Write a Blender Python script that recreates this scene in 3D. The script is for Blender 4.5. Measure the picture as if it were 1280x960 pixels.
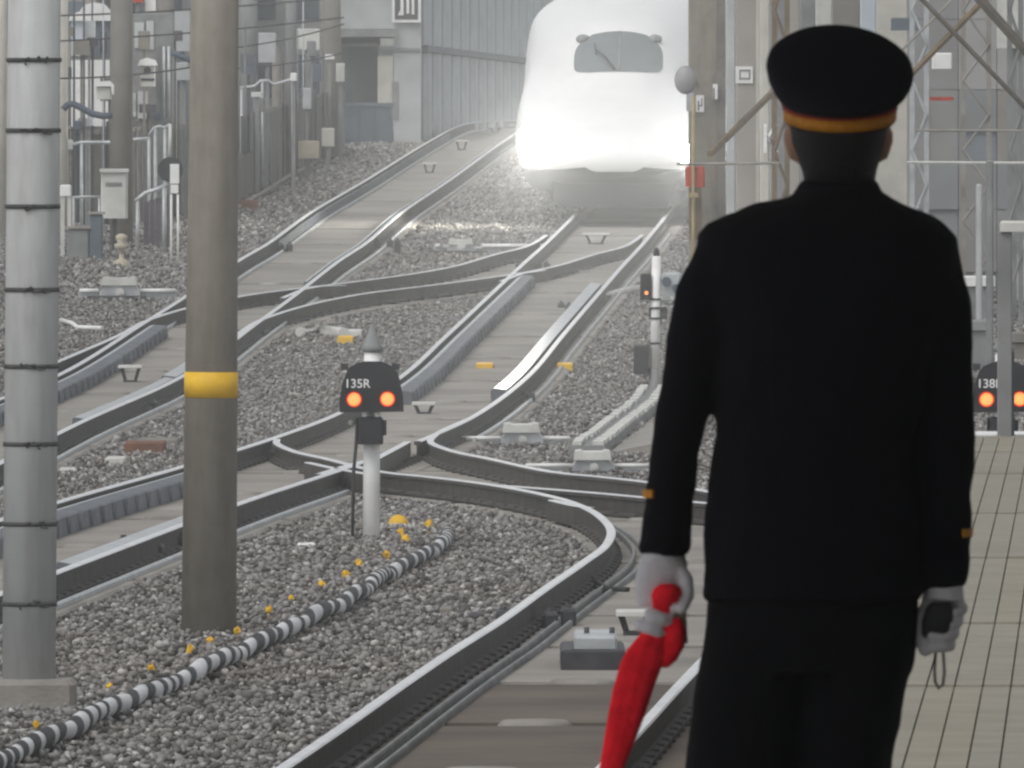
import bpy, bmesh, math, random
import numpy as np
from mathutils import Vector, Matrix

random.seed(7)
rng = np.random.default_rng(7)
R = math.radians
for o in list(bpy.data.objects):
    bpy.data.objects.remove(o, do_unlink=True)
scn = bpy.context.scene
col = scn.collection

# ------------------------------------------------------------------ camera
F = 20000.0          # focal length in photo pixels (1280 wide): a 560 mm telephoto
HC = 2.97            # eye height above the rail heads (1.65 m above the platform)
HOR = 170.0          # horizon row
cam_d = bpy.data.cameras.new('camera')
cam = bpy.data.objects.new('camera', cam_d)
col.objects.link(cam)
cam.location = (0, 0, HC)
cam.rotation_euler = (R(90), 0, 0)
cam_d.sensor_width = 36
cam_d.lens = 36 * F / 1280
cam_d.shift_y = -(480 - HOR) / 1280
cam_d.clip_start = 0.5
cam_d.clip_end = 5000
cam_d.dof.use_dof = True
cam_d.dof.focus_distance = 140
cam_d.dof.aperture_fstop = 75
scn.camera = cam

# ------------------------------------------------------------------ sky, sun, exposure
w = bpy.data.worlds.new('World')
scn.world = w
w.use_nodes = True
nt = w.node_tree
bg = nt.nodes['Background']
sky = nt.nodes.new('ShaderNodeTexSky')
sky.sky_type = 'NISHITA'
sky.sun_disc = False
SUN_EL, SUN_AZ = 52, 215
sky.sun_elevation = R(SUN_EL)
sky.sun_rotation = R(SUN_AZ)
sky.air_density = 1.0
sky.dust_density = 1.5
sky.ozone_density = 1.0
hs = nt.nodes.new('ShaderNodeHueSaturation')
hs.inputs['Saturation'].default_value = 0.16
nt.links.new(sky.outputs['Color'], hs.inputs['Color'])
nt.links.new(hs.outputs['Color'], bg.inputs['Color'])
bg.inputs['Strength'].default_value = 0.12
sun_d = bpy.data.lights.new('sun', 'SUN')
sun_d.energy = 1.1
sun_d.angle = R(35)
sun_d.color = (1, 0.97, 0.93)
sun = bpy.data.objects.new('sun', sun_d)
col.objects.link(sun)
sd = Vector((math.sin(R(SUN_AZ)) * math.cos(R(SUN_EL)), math.cos(R(SUN_AZ)) * math.cos(R(SUN_EL)), math.sin(R(SUN_EL))))
sun.rotation_euler = sd.to_track_quat('Z', 'Y').to_euler()
scn.view_settings.view_transform = 'Standard'
scn.view_settings.look = 'None'
scn.view_settings.gamma = 1
scn.view_settings.exposure = 0.27
scn.cycles.filter_width = 2.4

# ------------------------------------------------------------------ helpers
def mat(name, c, rough=0.7, metal=0.0, var=0.25, scale=3.0, bump=0.0, bscale=40.0, c2=None, c2scale=1.0, c2amt=0.5, spec=0.4, emit=None, estr=0.0, zs=1.0):
    m = bpy.data.materials.new(name)
    m.use_nodes = True
    t = m.node_tree
    b = t.nodes['Principled BSDF']
    b.inputs['Roughness'].default_value = rough
    b.inputs['Metallic'].default_value = metal
    b.inputs['Specular IOR Level'].default_value = spec
    geo = t.nodes.new('ShaderNodeNewGeometry')
    n = t.nodes.new('ShaderNodeTexNoise')
    n.inputs['Scale'].default_value = scale
    n.inputs['Detail'].default_value = 5
    t.links.new(geo.outputs['Position'], n.inputs['Vector'])
    r = t.nodes.new('ShaderNodeMapRange')
    r.inputs['From Min'].default_value = 0.3
    r.inputs['From Max'].default_value = 0.7
    r.inputs['To Min'].default_value = 1 - var
    r.inputs['To Max'].default_value = 1 + var
    t.links.new(n.outputs['Fac'], r.inputs['Value'])
    mx = t.nodes.new('ShaderNodeMix')
    mx.data_type = 'RGBA'
    mx.blend_type = 'MULTIPLY'
    mx.inputs['Factor'].default_value = 1
    if c2 is not None:
        n2 = t.nodes.new('ShaderNodeTexNoise')
        n2.inputs['Scale'].default_value = c2scale
        n2.inputs['Detail'].default_value = 6
        n2.inputs['Roughness'].default_value = 0.65
        mp = t.nodes.new('ShaderNodeMapping'); mp.inputs['Scale'].default_value = (1, 1, zs)
        t.links.new(geo.outputs['Position'], mp.inputs['Vector'])
        t.links.new(mp.outputs['Vector'], n2.inputs['Vector'])
        r2 = t.nodes.new('ShaderNodeMapRange')
        r2.inputs['From Min'].default_value = 0.42
        r2.inputs['From Max'].default_value = 0.66
        r2.inputs['To Max'].default_value = c2amt
        t.links.new(n2.outputs['Fac'], r2.inputs['Value'])
        m2 = t.nodes.new('ShaderNodeMix')
        m2.data_type = 'RGBA'
        m2.inputs['A'].default_value = (*c, 1)
        m2.inputs['B'].default_value = (*c2, 1)
        t.links.new(r2.outputs['Result'], m2.inputs['Factor'])
        t.links.new(m2.outputs['Result'], mx.inputs['A'])
    else:
        mx.inputs['A'].default_value = (*c, 1)
    t.links.new(r.outputs['Result'], mx.inputs['B'])
    t.links.new(mx.outputs['Result'], b.inputs['Base Color'])
    if bump:
        nb = t.nodes.new('ShaderNodeTexNoise')
        nb.inputs['Scale'].default_value = bscale
        nb.inputs['Detail'].default_value = 4
        t.links.new(geo.outputs['Position'], nb.inputs['Vector'])
        bp = t.nodes.new('ShaderNodeBump')
        bp.inputs['Strength'].default_value = bump
        bp.inputs['Distance'].default_value = 0.02
        t.links.new(nb.outputs['Fac'], bp.inputs['Height'])
        t.links.new(bp.outputs['Normal'], b.inputs['Normal'])
    if emit:
        b.inputs['Emission Color'].default_value = (*emit, 1)
        b.inputs['Emission Strength'].default_value = estr
    return m

M = {}
M['steel'] = mat('rail_steel', (0.88, 0.88, 0.88), 0.5, 0.85, 0.10, 2.0)
M['rust'] = mat('rail_rust', (0.060, 0.054, 0.050), 0.75, 0.2, 0.4, 6.0, 0.3, 60)
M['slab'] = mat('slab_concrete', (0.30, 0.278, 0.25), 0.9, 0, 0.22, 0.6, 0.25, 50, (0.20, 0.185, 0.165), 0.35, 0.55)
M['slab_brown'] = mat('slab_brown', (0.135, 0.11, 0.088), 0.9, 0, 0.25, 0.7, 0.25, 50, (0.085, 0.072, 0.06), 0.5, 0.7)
M['slab_base'] = mat('track_bed', (0.12, 0.11, 0.10), 0.95, 0, 0.3, 2.0, 0.3, 30)
M['guard'] = mat('guard_steel', (0.125, 0.14, 0.165), 0.6, 0.2, 0.3, 3, 0.2, 30, (0.08, 0.08, 0.085), 2.0, 0.6)
M['guard_top'] = mat('guard_plate', (0.50, 0.52, 0.53), 0.36, 0.7, 0.2, 3)
M['galv'] = mat('galvanised', (0.46, 0.48, 0.49), 0.5, 0.35, 0.2, 5, 0.1, 30, (0.3, 0.31, 0.32), 4, 0.5)
M['pale'] = mat('pale_grey_paint', (0.58, 0.58, 0.55), 0.6, 0, 0.12, 4, 0, 30, (0.42, 0.41, 0.38), 3, 0.5)
M['white'] = mat('white_paint', (0.80, 0.80, 0.79), 0.55, 0, 0.08, 4, 0, 30, (0.62, 0.61, 0.58), 5, 0.4)
M['black'] = mat('black_paint', (0.018, 0.018, 0.022), 0.5, 0, 0.2, 6)
M['dark'] = mat('dark_metal', (0.05, 0.05, 0.055), 0.6, 0.2, 0.3, 8, 0.2, 40)
M['grey'] = mat('mid_grey', (0.22, 0.225, 0.225), 0.8, 0, 0.2, 3, 0.15, 30, (0.15, 0.15, 0.15), 1.2, 0.6)
M['lgrey'] = mat('light_grey_wall', (0.44, 0.455, 0.46), 0.8, 0, 0.12, 2, 0.1, 30, (0.34, 0.35, 0.36), 0.9, 0.6)
M['bluegrey'] = mat('blue_grey_panel', (0.115, 0.14, 0.165), 0.7, 0.1, 0.2, 2, 0, 30, (0.11, 0.135, 0.16), 1.1, 0.6)
M['dkblue'] = mat('dark_blue_panel', (0.075, 0.10, 0.13), 0.7, 0, 0.25, 2)
M['opening'] = mat('dark_opening', (0.085, 0.095, 0.105), 0.8, 0, 0.25, 1.5)
M['pole_grey'] = mat('pole_pale_concrete', (0.485, 0.495, 0.495), 0.75, 0, 0.05, 6, 0.12, 60, (0.37, 0.37, 0.36), 9.0, 0.75, zs=0.12)
M['pole_brown'] = mat('pole_brown_concrete', (0.255, 0.235, 0.20), 0.85, 0, 0.08, 8, 0.15, 60, (0.19, 0.172, 0.145), 9.0, 0.75, zs=0.12)
M['pole_far'] = mat('pole_taupe', (0.22, 0.205, 0.18), 0.85, 0, 0.15, 4, 0.1, 40, (0.16, 0.15, 0.135), 2.0, 0.5)
M['concrete'] = mat('concrete', (0.30, 0.285, 0.26), 0.9, 0, 0.2, 3, 0.3, 40, (0.19, 0.17, 0.15), 2.0, 0.7)
M['concrete_pink'] = mat('concrete_pinkish', (0.34, 0.315, 0.285), 0.9, 0, 0.12, 3, 0.15, 40, (0.26, 0.24, 0.22), 1.5, 0.6)
M['cream'] = mat('cream_column', (0.52, 0.50, 0.44), 0.8, 0, 0.1, 3, 0.1, 30, (0.42, 0.41, 0.37), 1.8, 0.6)
M['wall_brown'] = mat('retaining_wall', (0.20, 0.185, 0.165), 0.9, 0, 0.2, 2, 0.2, 25, (0.13, 0.125, 0.12), 1.2, 0.7)
M['purple'] = mat('dark_fence_board', (0.085, 0.075, 0.085), 0.8, 0, 0.25, 4)
M['yellow'] = mat('yellow_paint', (0.72, 0.43, 0.02), 0.6, 0, 0.12, 8)
M['ochre'] = mat('ochre_pipe', (0.33, 0.26, 0.13), 0.7, 0, 0.25, 5)
M['brace'] = mat('rusty_brace', (0.17, 0.125, 0.075), 0.8, 0.1, 0.3, 5)
M['brace_dk'] = mat('dark_brace', (0.10, 0.09, 0.07), 0.8, 0.1, 0.3, 5)
M['red'] = mat('red_box', (0.42, 0.055, 0.03), 0.6, 0, 0.2, 5)
M['rustplank'] = mat('rusty_plank', (0.16, 0.075, 0.045), 0.85, 0, 0.3, 5, 0.2, 40)
M['beige'] = mat('beige_box', (0.44, 0.39, 0.30), 0.8, 0, 0.15, 4)
M['rubber'] = mat('black_rubber', (0.03, 0.03, 0.032), 0.7, 0, 0.2, 8)
M['strap'] = mat('dark_strap', (0.055, 0.055, 0.055), 0.7, 0, 0.4, 20)
M['tile'] = mat('platform_tile', (0.25, 0.232, 0.185), 0.75, 0, 0.10, 5, 0.1, 60, (0.215, 0.198, 0.158), 1.1, 0.6)
M['tile2'] = mat('platform_tile_buff', (0.262, 0.236, 0.18), 0.75, 0, 0.10, 5, 0.1, 60, (0.21, 0.192, 0.155), 1.1, 0.6)
M['joint'] = mat('tile_joint', (0.11, 0.10, 0.08), 0.9, 0, 0.2, 8)
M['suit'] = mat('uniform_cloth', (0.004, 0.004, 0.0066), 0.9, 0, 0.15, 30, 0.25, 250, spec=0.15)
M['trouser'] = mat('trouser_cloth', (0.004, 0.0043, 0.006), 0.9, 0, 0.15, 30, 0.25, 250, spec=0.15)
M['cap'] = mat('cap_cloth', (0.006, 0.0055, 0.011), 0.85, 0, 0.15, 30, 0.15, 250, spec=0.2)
M['gold'] = mat('gold_braid', (0.60, 0.235, 0.012), 0.6, 0, 0.15, 60)
M['redpipe'] = mat('red_piping', (0.30, 0.025, 0.015), 0.7, 0, 0.1, 60)
M['skin'] = mat('skin', (0.42, 0.24, 0.17), 0.55, 0, 0.08, 20)
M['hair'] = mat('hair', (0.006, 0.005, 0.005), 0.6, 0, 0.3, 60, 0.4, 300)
M['glove'] = mat('white_glove', (0.66, 0.64, 0.66), 0.85, 0, 0.06, 60, 0.2, 200, spec=0.2)
M['flag'] = mat('red_flag_cloth', (0.95, 0.022, 0.038), 0.8, 0, 0.18, 25, 0.3, 60, spec=0.05)
M['wood'] = mat('pale_wood', (0.42, 0.30, 0.18), 0.7, 0, 0.2, 20)
M['train'] = mat('train_white', (0.80, 0.80, 0.79), 0.3, 0, 0.03, 2, spec=0.5)
M['train_dk'] = mat('train_skirt_shade', (0.03, 0.036, 0.042), 0.6, 0, 0.2, 2)  # skirt grey darkened: shade under the nose is put into the colour
M['train_blue'] = mat('train_stripe', (0.02, 0.08, 0.32), 0.3, 0, 0.05, 2)
M['glass'] = mat('windscreen_glass', (0.13, 0.155, 0.16), 0.18, 0, 0.08, 3, spec=0.6)
M['headlight'] = mat('headlight_lit', (1, 1, 1), 0.3, emit=(1, 0.98, 0.90), estr=60)
M['lamp_orange'] = mat('signal_lamp_lit', (0.9, 0.3, 0.08), 0.4, emit=(1.0, 0.30, 0.085), estr=1.15)
M['lamp_red'] = mat('signal_lamp_rim', (0.5, 0.05, 0.01), 0.4, emit=(1.0, 0.06, 0.01), estr=0.35)
M['mirror'] = mat('mirror_back', (0.30, 0.29, 0.30), 0.5, 0.2, 0.1, 3)
M['window'] = mat('dull_window', (0.16, 0.19, 0.22), 0.25, 0, 0.2, 1)
M['roof_under'] = mat('canopy_sheet', (0.16, 0.16, 0.16), 0.85, 0, 0.15, 2)

def link(o, parent=None):
    col.objects.link(o)
    if parent:
        o.parent = parent
    return o

def tag(o, label=None, cat=None, group=None, kind=None):
    if label: o['label'] = label
    if cat: o['category'] = cat
    if group: o['group'] = group
    if kind: o['kind'] = kind
    return o

def wloc(o):
    v = Vector((0, 0, 0))
    while o:
        v += o.location
        o = o.parent
    return v

def empty(name, loc, label=None, cat=None, group=None, kind=None):
    o = bpy.data.objects.new(name, None)
    o.empty_display_size = 0.2
    col.objects.link(o)
    o.location = loc
    return tag(o, label, cat, group, kind)

class MB:
    """collects faces in world coordinates, builds one mesh"""
    def __init__(s):
        s.v = []; s.f = []; s.mi = []; s.sm = []
    def add(s, vs, fs, mi=0, smooth=False):
        k = len(s.v)
        s.v += [tuple(v) for v in vs]
        for f in fs:
            s.f.append(tuple(i + k for i in f)); s.mi.append(mi); s.sm.append(smooth)
        return s
    def box(s, x0, x1, y0, y1, z0, z1, mi=0):
        return s.hexa([(x0, y0, z0), (x1, y0, z0), (x1, y1, z0), (x0, y1, z0), (x0, y0, z1), (x1, y0, z1), (x1, y1, z1), (x0, y1, z1)], mi)
    def hexa(s, p, mi=0):
        return s.add(p, [(0, 3, 2, 1), (4, 5, 6, 7), (0, 1, 5, 4), (1, 2, 6, 5), (2, 3, 7, 6), (3, 0, 4, 7)], mi)
    def cbox(s, c, d, mi=0):
        return s.box(c[0] - d[0] / 2, c[0] + d[0] / 2, c[1] - d[1] / 2, c[1] + d[1] / 2, c[2] - d[2] / 2, c[2] + d[2] / 2, mi)
    def bbox(s, x0, x1, y0, y1, z0, z1, b=0.01, mi=0):
        """box with chamfered vertical and top edges"""
        ring = lambda i, z: [(x0 + i + b, y0 + i, z), (x1 - i - b, y0 + i, z), (x1 - i, y0 + i + b, z), (x1 - i, y1 - i - b, z), (x1 - i - b, y1 - i, z), (x0 + i + b, y1 - i, z), (x0 + i, y1 - i - b, z), (x0 + i, y0 + i + b, z)]
        vs = ring(0, z0) + ring(0, z1 - b) + ring(b, z1)
        fs = [(7, 6, 5, 4, 3, 2, 1, 0), tuple(range(16, 24))]
        for k in range(2):
            for i in range(8):
                j = (i + 1) % 8
                fs.append((k * 8 + i, k * 8 + j, k * 8 + 8 + j, k * 8 + 8 + i))
        return s.add(vs, fs, mi)
    def cyl(s, p0, p1, r0, r1=None, n=16, mi=0, cap=True, smooth=True):
        return s.tube([p0, p1], [r0, r0 if r1 is None else r1], n, mi, cap, smooth)
    def tube(s, pts, rad, n=10, mi=0, cap=True, smooth=True, ell=1.0):
        pts = [Vector(p) for p in pts]
        if not hasattr(rad, '__len__'): rad = [rad] * len(pts)
        vs = []
        a = None
        for i, p in enumerate(pts):
            t = (pts[min(i + 1, len(pts) - 1)] - pts[max(i - 1, 0)])
            if t.length < 1e-9: t = Vector((0, 1, 0))
            t.normalize()
            if a is None:
                a = t.cross(Vector((0, 0, 1)))
                if a.length < 0.5: a = t.cross(Vector((0, 1, 0)))
            a = a - t * a.dot(t)          # carried along the path so that the tube never twists
            a.normalize(); b = t.cross(a)
            for k in range(n):
                th = 2 * math.pi * k / n
                vs.append(p + (a * math.cos(th) + b * math.sin(th) * ell) * rad[i])
        fs = []
        for i in range(len(pts) - 1):
            for k in range(n):
                j = (k + 1) % n
                fs.append((i * n + k, i * n + j, (i + 1) * n + j, (i + 1) * n + k))
        s.add(vs, fs, mi, smooth)
        if cap:
            s.add(vs[:n], [tuple(range(n))[::-1]], mi)
            s.add(vs[-n:], [tuple(range(n))], mi)
        return s
    def rings(s, rings, mi=0, cap=True, smooth=True):
        n = len(rings[0]); vs = [p for r in rings for p in r]; fs = []
        for i in range(len(rings) - 1):
            for k in range(n):
                j = (k + 1) % n
                fs.append((i * n + k, i * n + j, (i + 1) * n + j, (i + 1) * n + k))
        s.add(vs, fs, mi, smooth)
        if cap:
            s.add(rings[0], [tuple(range(n))[::-1]], mi, smooth)
            s.add(rings[-1], [tuple(range(n))], mi, smooth)
        return s
    def lathe(s, c, prof, n=16, mi=0, smooth=True, sx=1, sy=1):
        return s.rings([[(c[0] + r * sx * math.cos(2 * math.pi * k / n), c[1] + r * sy * math.sin(2 * math.pi * k / n), c[2] + z) for k in range(n)] for r, z in prof], mi, True, smooth)
    def ball(s, c, r, mi=0, n=12, m=8):
        if not hasattr(r, '__len__'): r = (r, r, r)
        return s.rings([[(c[0] + r[0] * math.sin(a) * math.cos(2 * math.pi * k / n), c[1] + r[1] * math.sin(a) * math.sin(2 * math.pi * k / n), c[2] - r[2] * math.cos(a)) for k in range(n)]
                        for a in [max(0.02, min(math.pi - 0.02, math.pi * i / m)) for i in range(m + 1)]], mi)
    def prism(s, poly, y0, y1, mi=0):
        """x-z outline extruded in depth"""
        n = len(poly)
        vs = [(x, y0, z) for x, z in poly] + [(x, y1, z) for x, z in poly]
        fs = [tuple(range(n)), tuple(range(2 * n - 1, n - 1, -1))]
        for i in range(n):
            j = (i + 1) % n
            fs.append((i, i + n, j + n, j))
        return s.add(vs, fs, mi)
    def build(s, name, mats, parent=None, loc=None):
        if not isinstance(mats, (list, tuple)): mats = [mats]
        me = bpy.data.meshes.new(name)
        off = wloc(parent) if parent else Vector((0, 0, 0))
        if loc is not None: off = off + Vector(loc) - off if parent is None else Vector(loc)
        V = [(a - off.x, b - off.y, c - off.z) for a, b, c in s.v]
        me.from_pydata(V, [], s.f)
        for m in mats: me.materials.append(M[m] if isinstance(m, str) else m)
        me.polygons.foreach_set('material_index', s.mi)
        me.polygons.foreach_set('use_smooth', s.sm)
        bm = bmesh.new(); bm.from_mesh(me)
        bmesh.ops.remove_doubles(bm, verts=bm.verts, dist=1e-5)
        bmesh.ops.recalc_face_normals(bm, faces=bm.faces)
        bm.to_mesh(me); bm.free()
        o = bpy.data.objects.new(name, me)
        col.objects.link(o)
        if parent:
            o.parent = parent
            o.location = off - wloc(parent)
        else:
            o.location = off
        return o

def thing(mb, name, mats, label, cat, loc, group=None):
    return tag(mb.build(name, mats, None, loc), label, cat, group)

# ------------------------------------------------------------------ terrain profile (the line climbs away from the station)
PZ = np.array([[-300, 0], [60, 0], [150, 0], [168, 0.0], [185, 0.06], [205, 0.34], [227, 0.80], [252, 1.42], [280, 2.02], [310, 2.60], [335, 3.03], [360, 3.26], [400, 3.36], [460, 3.4], [1500, 3.4]], float)
def pchip(xs, ys, x):
    xs = np.asarray(xs, float); ys = np.asarray(ys, float)
    h = np.diff(xs); d = np.diff(ys) / h
    m = np.zeros(len(xs)); m[0] = d[0]; m[-1] = d[-1]
    for i in range(1, len(xs) - 1):
        if d[i - 1] * d[i] > 0:
            w1 = 2 * h[i] + h[i - 1]; w2 = h[i] + 2 * h[i - 1]
            m[i] = (w1 + w2) / (w1 / d[i - 1] + w2 / d[i])
    x = np.asarray(x, float); sc = x.ndim == 0; x = np.atleast_1d(x)
    k = np.clip(np.searchsorted(xs, x) - 1, 0, len(xs) - 2)
    t = (x - xs[k]) / h[k]
    lo = x < xs[0]; hi = x > xs[-1]
    t2 = t * t; t3 = t2 * t
    y = (2 * t3 - 3 * t2 + 1) * ys[k] + (t3 - 2 * t2 + t) * h[k] * m[k] + (-2 * t3 + 3 * t2) * ys[k + 1] + (t3 - t2) * h[k] * m[k + 1]
    y = np.where(lo, ys[0] + m[0] * (x - xs[0]), y)
    y = np.where(hi, ys[-1] + m[-1] * (x - xs[-1]), y)
    return float(y[0]) if sc else y
def ZR(D): return pchip(PZ[:, 0], PZ[:, 1], D)
GRD = 0.225                    # ballast lies this far under the rail heads
def ZG(D): return ZR(D) - GRD
def depth(y, drop=0.0):
    """distance at which the ground (drop below rail head) sits on picture row y"""
    lo, hi = 30.0, 398.0
    g = lambda D: HOR + (HC + drop - ZR(D)) * F / D - y
    for _ in range(60):
        m = (lo + hi) / 2
        if g(m) > 0: lo = m
        else: hi = m
    return (lo + hi) / 2
def at(x, y, D): return Vector(((x - 640) * D / F, D, HC - (y - HOR) * D / F))
def gnd(x, y, drop=GRD):
    D = depth(y, drop)
    return at(x, y, D)
G = 1.505                     # between rail centre lines

# ------------------------------------------------------------------ track alignments: left-rail X as a function of distance
def align(picks, extra=(), right=False):
    P = np.array(sorted(picks, key=lambda q: q[1]), float)
    pts = []; last = None
    for i in range(len(P) - 1):          # smooth curve through the surveyed points
        p0 = P[max(i - 1, 0)]; p1 = P[i]; p2 = P[i + 1]; p3 = P[min(i + 2, len(P) - 1)]
        d01 = max(np.hypot(*(p1 - p0)), 1e-6) ** .5; d12 = np.hypot(*(p2 - p1)) ** .5; d23 = max(np.hypot(*(p3 - p2)), 1e-6) ** .5
        m1 = (p2 - p1) if i == 0 else d12 * ((p1 - p0) / d01 - (p2 - p0) / (d01 + d12) + (p2 - p1) / d12)
        m2 = (p2 - p1) if i + 2 >= len(P) else d12 * ((p2 - p1) / d12 - (p3 - p1) / (d12 + d23) + (p3 - p2) / d23)
        for t in np.linspace(0, 1, 7)[:-1]:
            q = (2 * t ** 3 - 3 * t * t + 1) * p1 + (t ** 3 - 2 * t * t + t) * m1 + (-2 * t ** 3 + 3 * t * t) * p2 + (t ** 3 - t * t) * m2
            g_ = gnd(q[0], q[1], 0.0)
            if last is None or last - g_.y > 0.35:
                pts.append((g_.y, g_.x - (G if right else 0))); last = g_.y
    g_ = gnd(P[-1][0], P[-1][1], 0.0)
    if last - g_.y > 0.35: pts.append((g_.y, g_.x - (G if right else 0)))
    dmax = max(p[0] for p in pts); dmin = min(p[0] for p in pts)
    pts += [e for e in extra if e[0] > dmax + 1 or e[0] < dmin - 1]
    pts.sort()
    a = np.array(pts)
    return lambda D: pchip(a[:, 0], a[:, 1], D)

main_l = [(712, 275), (681, 305), (652, 331), (619, 362), (558, 419), (503, 469), (427, 514), (356, 542)]
XM = align(main_l + [(226, 583), (71.7, 627), (-160, 700)], [(275, 1.31), (300, 1.75), (340, 2.6), (420, 4.6)])
XN = align(main_l + [(345, 551), (365, 562), (407, 572), (474, 588), (547, 596), (616, 605), (675, 616), (719, 628), (750, 644), (764, 662), (757, 680), (731, 700), (680, 735), (627, 773), (562, 814), (500, 856), (432, 904), (354, 957)], [(60, -1.72)])
XL = align([(-360, 640), (-98, 534), (75.5, 467), (180, 403), (229, 372), (297, 326), (336, 303), (381, 270), (457, 225), (525, 183), (560, 163)], [(372, -0.62), (400, 1.2), (440, 4.6)])
XC = align([(812, 285), (785, 305), (743, 317), (698, 331), (653, 340), (612, 346), (560, 353), (511, 359), (449, 367), (378, 382), (319, 402), (297, 416), (229, 449)], right=True)
XB = align([(560, 597), (616, 604), (660, 608), (720, 612), (806, 620), (1000, 637), (1300, 662)])
TR = [('M', XM, 60, 380, 0.0), ('N', XN, 60, 168, -0.008), ('L', XL, 100, 430, -0.004), ('C', XC, 192, 254, -0.016), ('B', XB, 116, 141, -0.022)]
SLAB_TOP = 0.186

# ------------------------------------------------------------------ structure: ground sheet
def sheet(name, xs, ds, zf, m):
    V = []; Fc = []
    for d in ds:
        for x in xs: V.append((x, d, zf(x, d)))
    n = len(xs)
    for i in range(len(ds) - 1):
        for k in range(n - 1):
            Fc.append((i * n + k, i * n + k + 1, (i + 1) * n + k + 1, (i + 1) * n + k))
    me = bpy.data.meshes.new(name); me.from_pydata(V, [], Fc)
    me.polygons.foreach_set('use_smooth', [True] * len(Fc))
    me.materials.append(m)
    o = bpy.data.objects.new(name, me); col.objects.link(o)
    return o

def ballast_material(name, use_tone):
    m = bpy.data.materials.new(name); m.use_nodes = True
    t = m.node_tree; b = t.nodes['Principled BSDF']
    b.inputs['Roughness'].default_value = 0.92
    b.inputs['Specular IOR Level'].default_value = 0.2
    ramp = t.nodes.new('ShaderNodeValToRGB')
    e = ramp.color_ramp.elements
    e[0].position = 0.0; e[0].color = (0.075, 0.073, 0.072, 1)
    e[1].position = 1.0; e[1].color = (0.50, 0.49, 0.47, 1)
    for p, c in ((0.25, (0.14, 0.132, 0.124, 1)), (0.5, (0.235, 0.228, 0.22, 1)), (0.75, (0.30, 0.297, 0.293, 1))):
        q = e.new(p); q.color = c
    geo = t.nodes.new('ShaderNodeNewGeometry')
    if use_tone:
        a = t.nodes.new('ShaderNodeAttribute'); a.attribute_name = 'tone'
        t.links.new(a.outputs['Fac'], ramp.inputs['Fac'])
    else:
        v = t.nodes.new('ShaderNodeTexVoronoi'); v.inputs['Scale'].default_value = 16
        t.links.new(geo.outputs['Position'], v.inputs['Vector'])
        sp = t.nodes.new('ShaderNodeSeparateColor')
        t.links.new(v.outputs['Color'], sp.inputs['Color'])
        t.links.new(sp.outputs['Red'], ramp.inputs['Fac'])
        bp = t.nodes.new('ShaderNodeBump'); bp.inputs['Strength'].default_value = 0.6; bp.inputs['Distance'].default_value = 0.03
        t.links.new(v.outputs['Distance'], bp.inputs['Height'])
        t.links.new(bp.outputs['Normal'], b.inputs['Normal'])
    # broad brown / grey dust patches
    n = t.nodes.new('ShaderNodeTexNoise'); n.inputs['Scale'].default_value = 0.22; n.inputs['Detail'].default_value = 4
    t.links.new(geo.outputs['Position'], n.inputs['Vector'])
    mr = t.nodes.new('ShaderNodeMapRange'); mr.inputs['From Min'].default_value = 0.4; mr.inputs['From Max'].default_value = 0.65
    t.links.new(n.outputs['Fac'], mr.inputs['Value'])
    mx = t.nodes.new('ShaderNodeMix'); mx.data_type = 'RGBA'; mx.blend_type = 'MULTIPLY'
    mx.inputs['B'].default_value = (0.98, 0.94, 0.90, 1)
    t.links.new(mr.outputs['Result'], mx.inputs['Factor'])
    t.links.new(ramp.outputs['Color'], mx.inputs['A'])
    t.links.new(mx.outputs['Result'], b.inputs['Base Color'])
    return m
M['ballast_ground'] = ballast_material('ballast_bed', False)
M['ballast'] = ballast_material('ballast_stone', True)

gx = sorted(set([-400, -150, -60] + list(np.linspace(-26, 26, 66)) + [60, 150, 400]))
gd = sorted(set([-200, -50, 0, 30] + list(np.arange(50, 480, 2.0)) + [520, 600]))
tag(sheet('ground', gx, gd, lambda x, d: float(ZG(d)) - 0.03 + 0.02 * math.sin(x * 3.1 + d * .7) * math.sin(d * .9 - x), M['ballast_ground']), kind='structure')

# ------------------------------------------------------------------ railway tracks
RAILP = [(-0.074, -0.176), (-0.074, -0.160), (-0.011, -0.140), (-0.011, -0.045), (-0.034, -0.036), (-0.0345, -0.010), (-0.027, 0.0), (0.027, 0.0), (0.0345, -0.010), (0.034, -0.036), (0.011, -0.045), (0.011, -0.140), (0.074, -0.160), (0.074, -0.176)]
def sweep(mb, prof, xf, d0, d1, step, dz=0.0, mis=None, smooth=False):
    n = max(2, int((d1 - d0) / step) + 1)
    ds = np.linspace(d0, d1, n)
    xs = xf(ds); zs = ZR(ds) + dz
    k = len(prof)
    base = [(xs[i] + px, ds[i], zs[i] + pz) for i in range(n) for px, pz in prof]
    for j in range(k):
        j2 = (j + 1) % k
        fs = [(i * k + j, i * k + j2, (i + 1) * k + j2, (i + 1) * k + j) for i in range(n - 1)]
        o = len(mb.v) if j == 0 else o
        if j == 0: mb.v += base
        for f in fs:
            mb.f.append(tuple(q + o for q in f)); mb.mi.append(mis[j] if mis else 0); mb.sm.append(smooth)
    mb.f.append(tuple(o + q for q in range(k))); mb.mi.append(mis[0] if mis else 0); mb.sm.append(False)
    mb.f.append(tuple(o + (n - 1) * k + q for q in range(k))); mb.mi.append(mis[0] if mis else 0); mb.sm.append(False)

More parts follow.
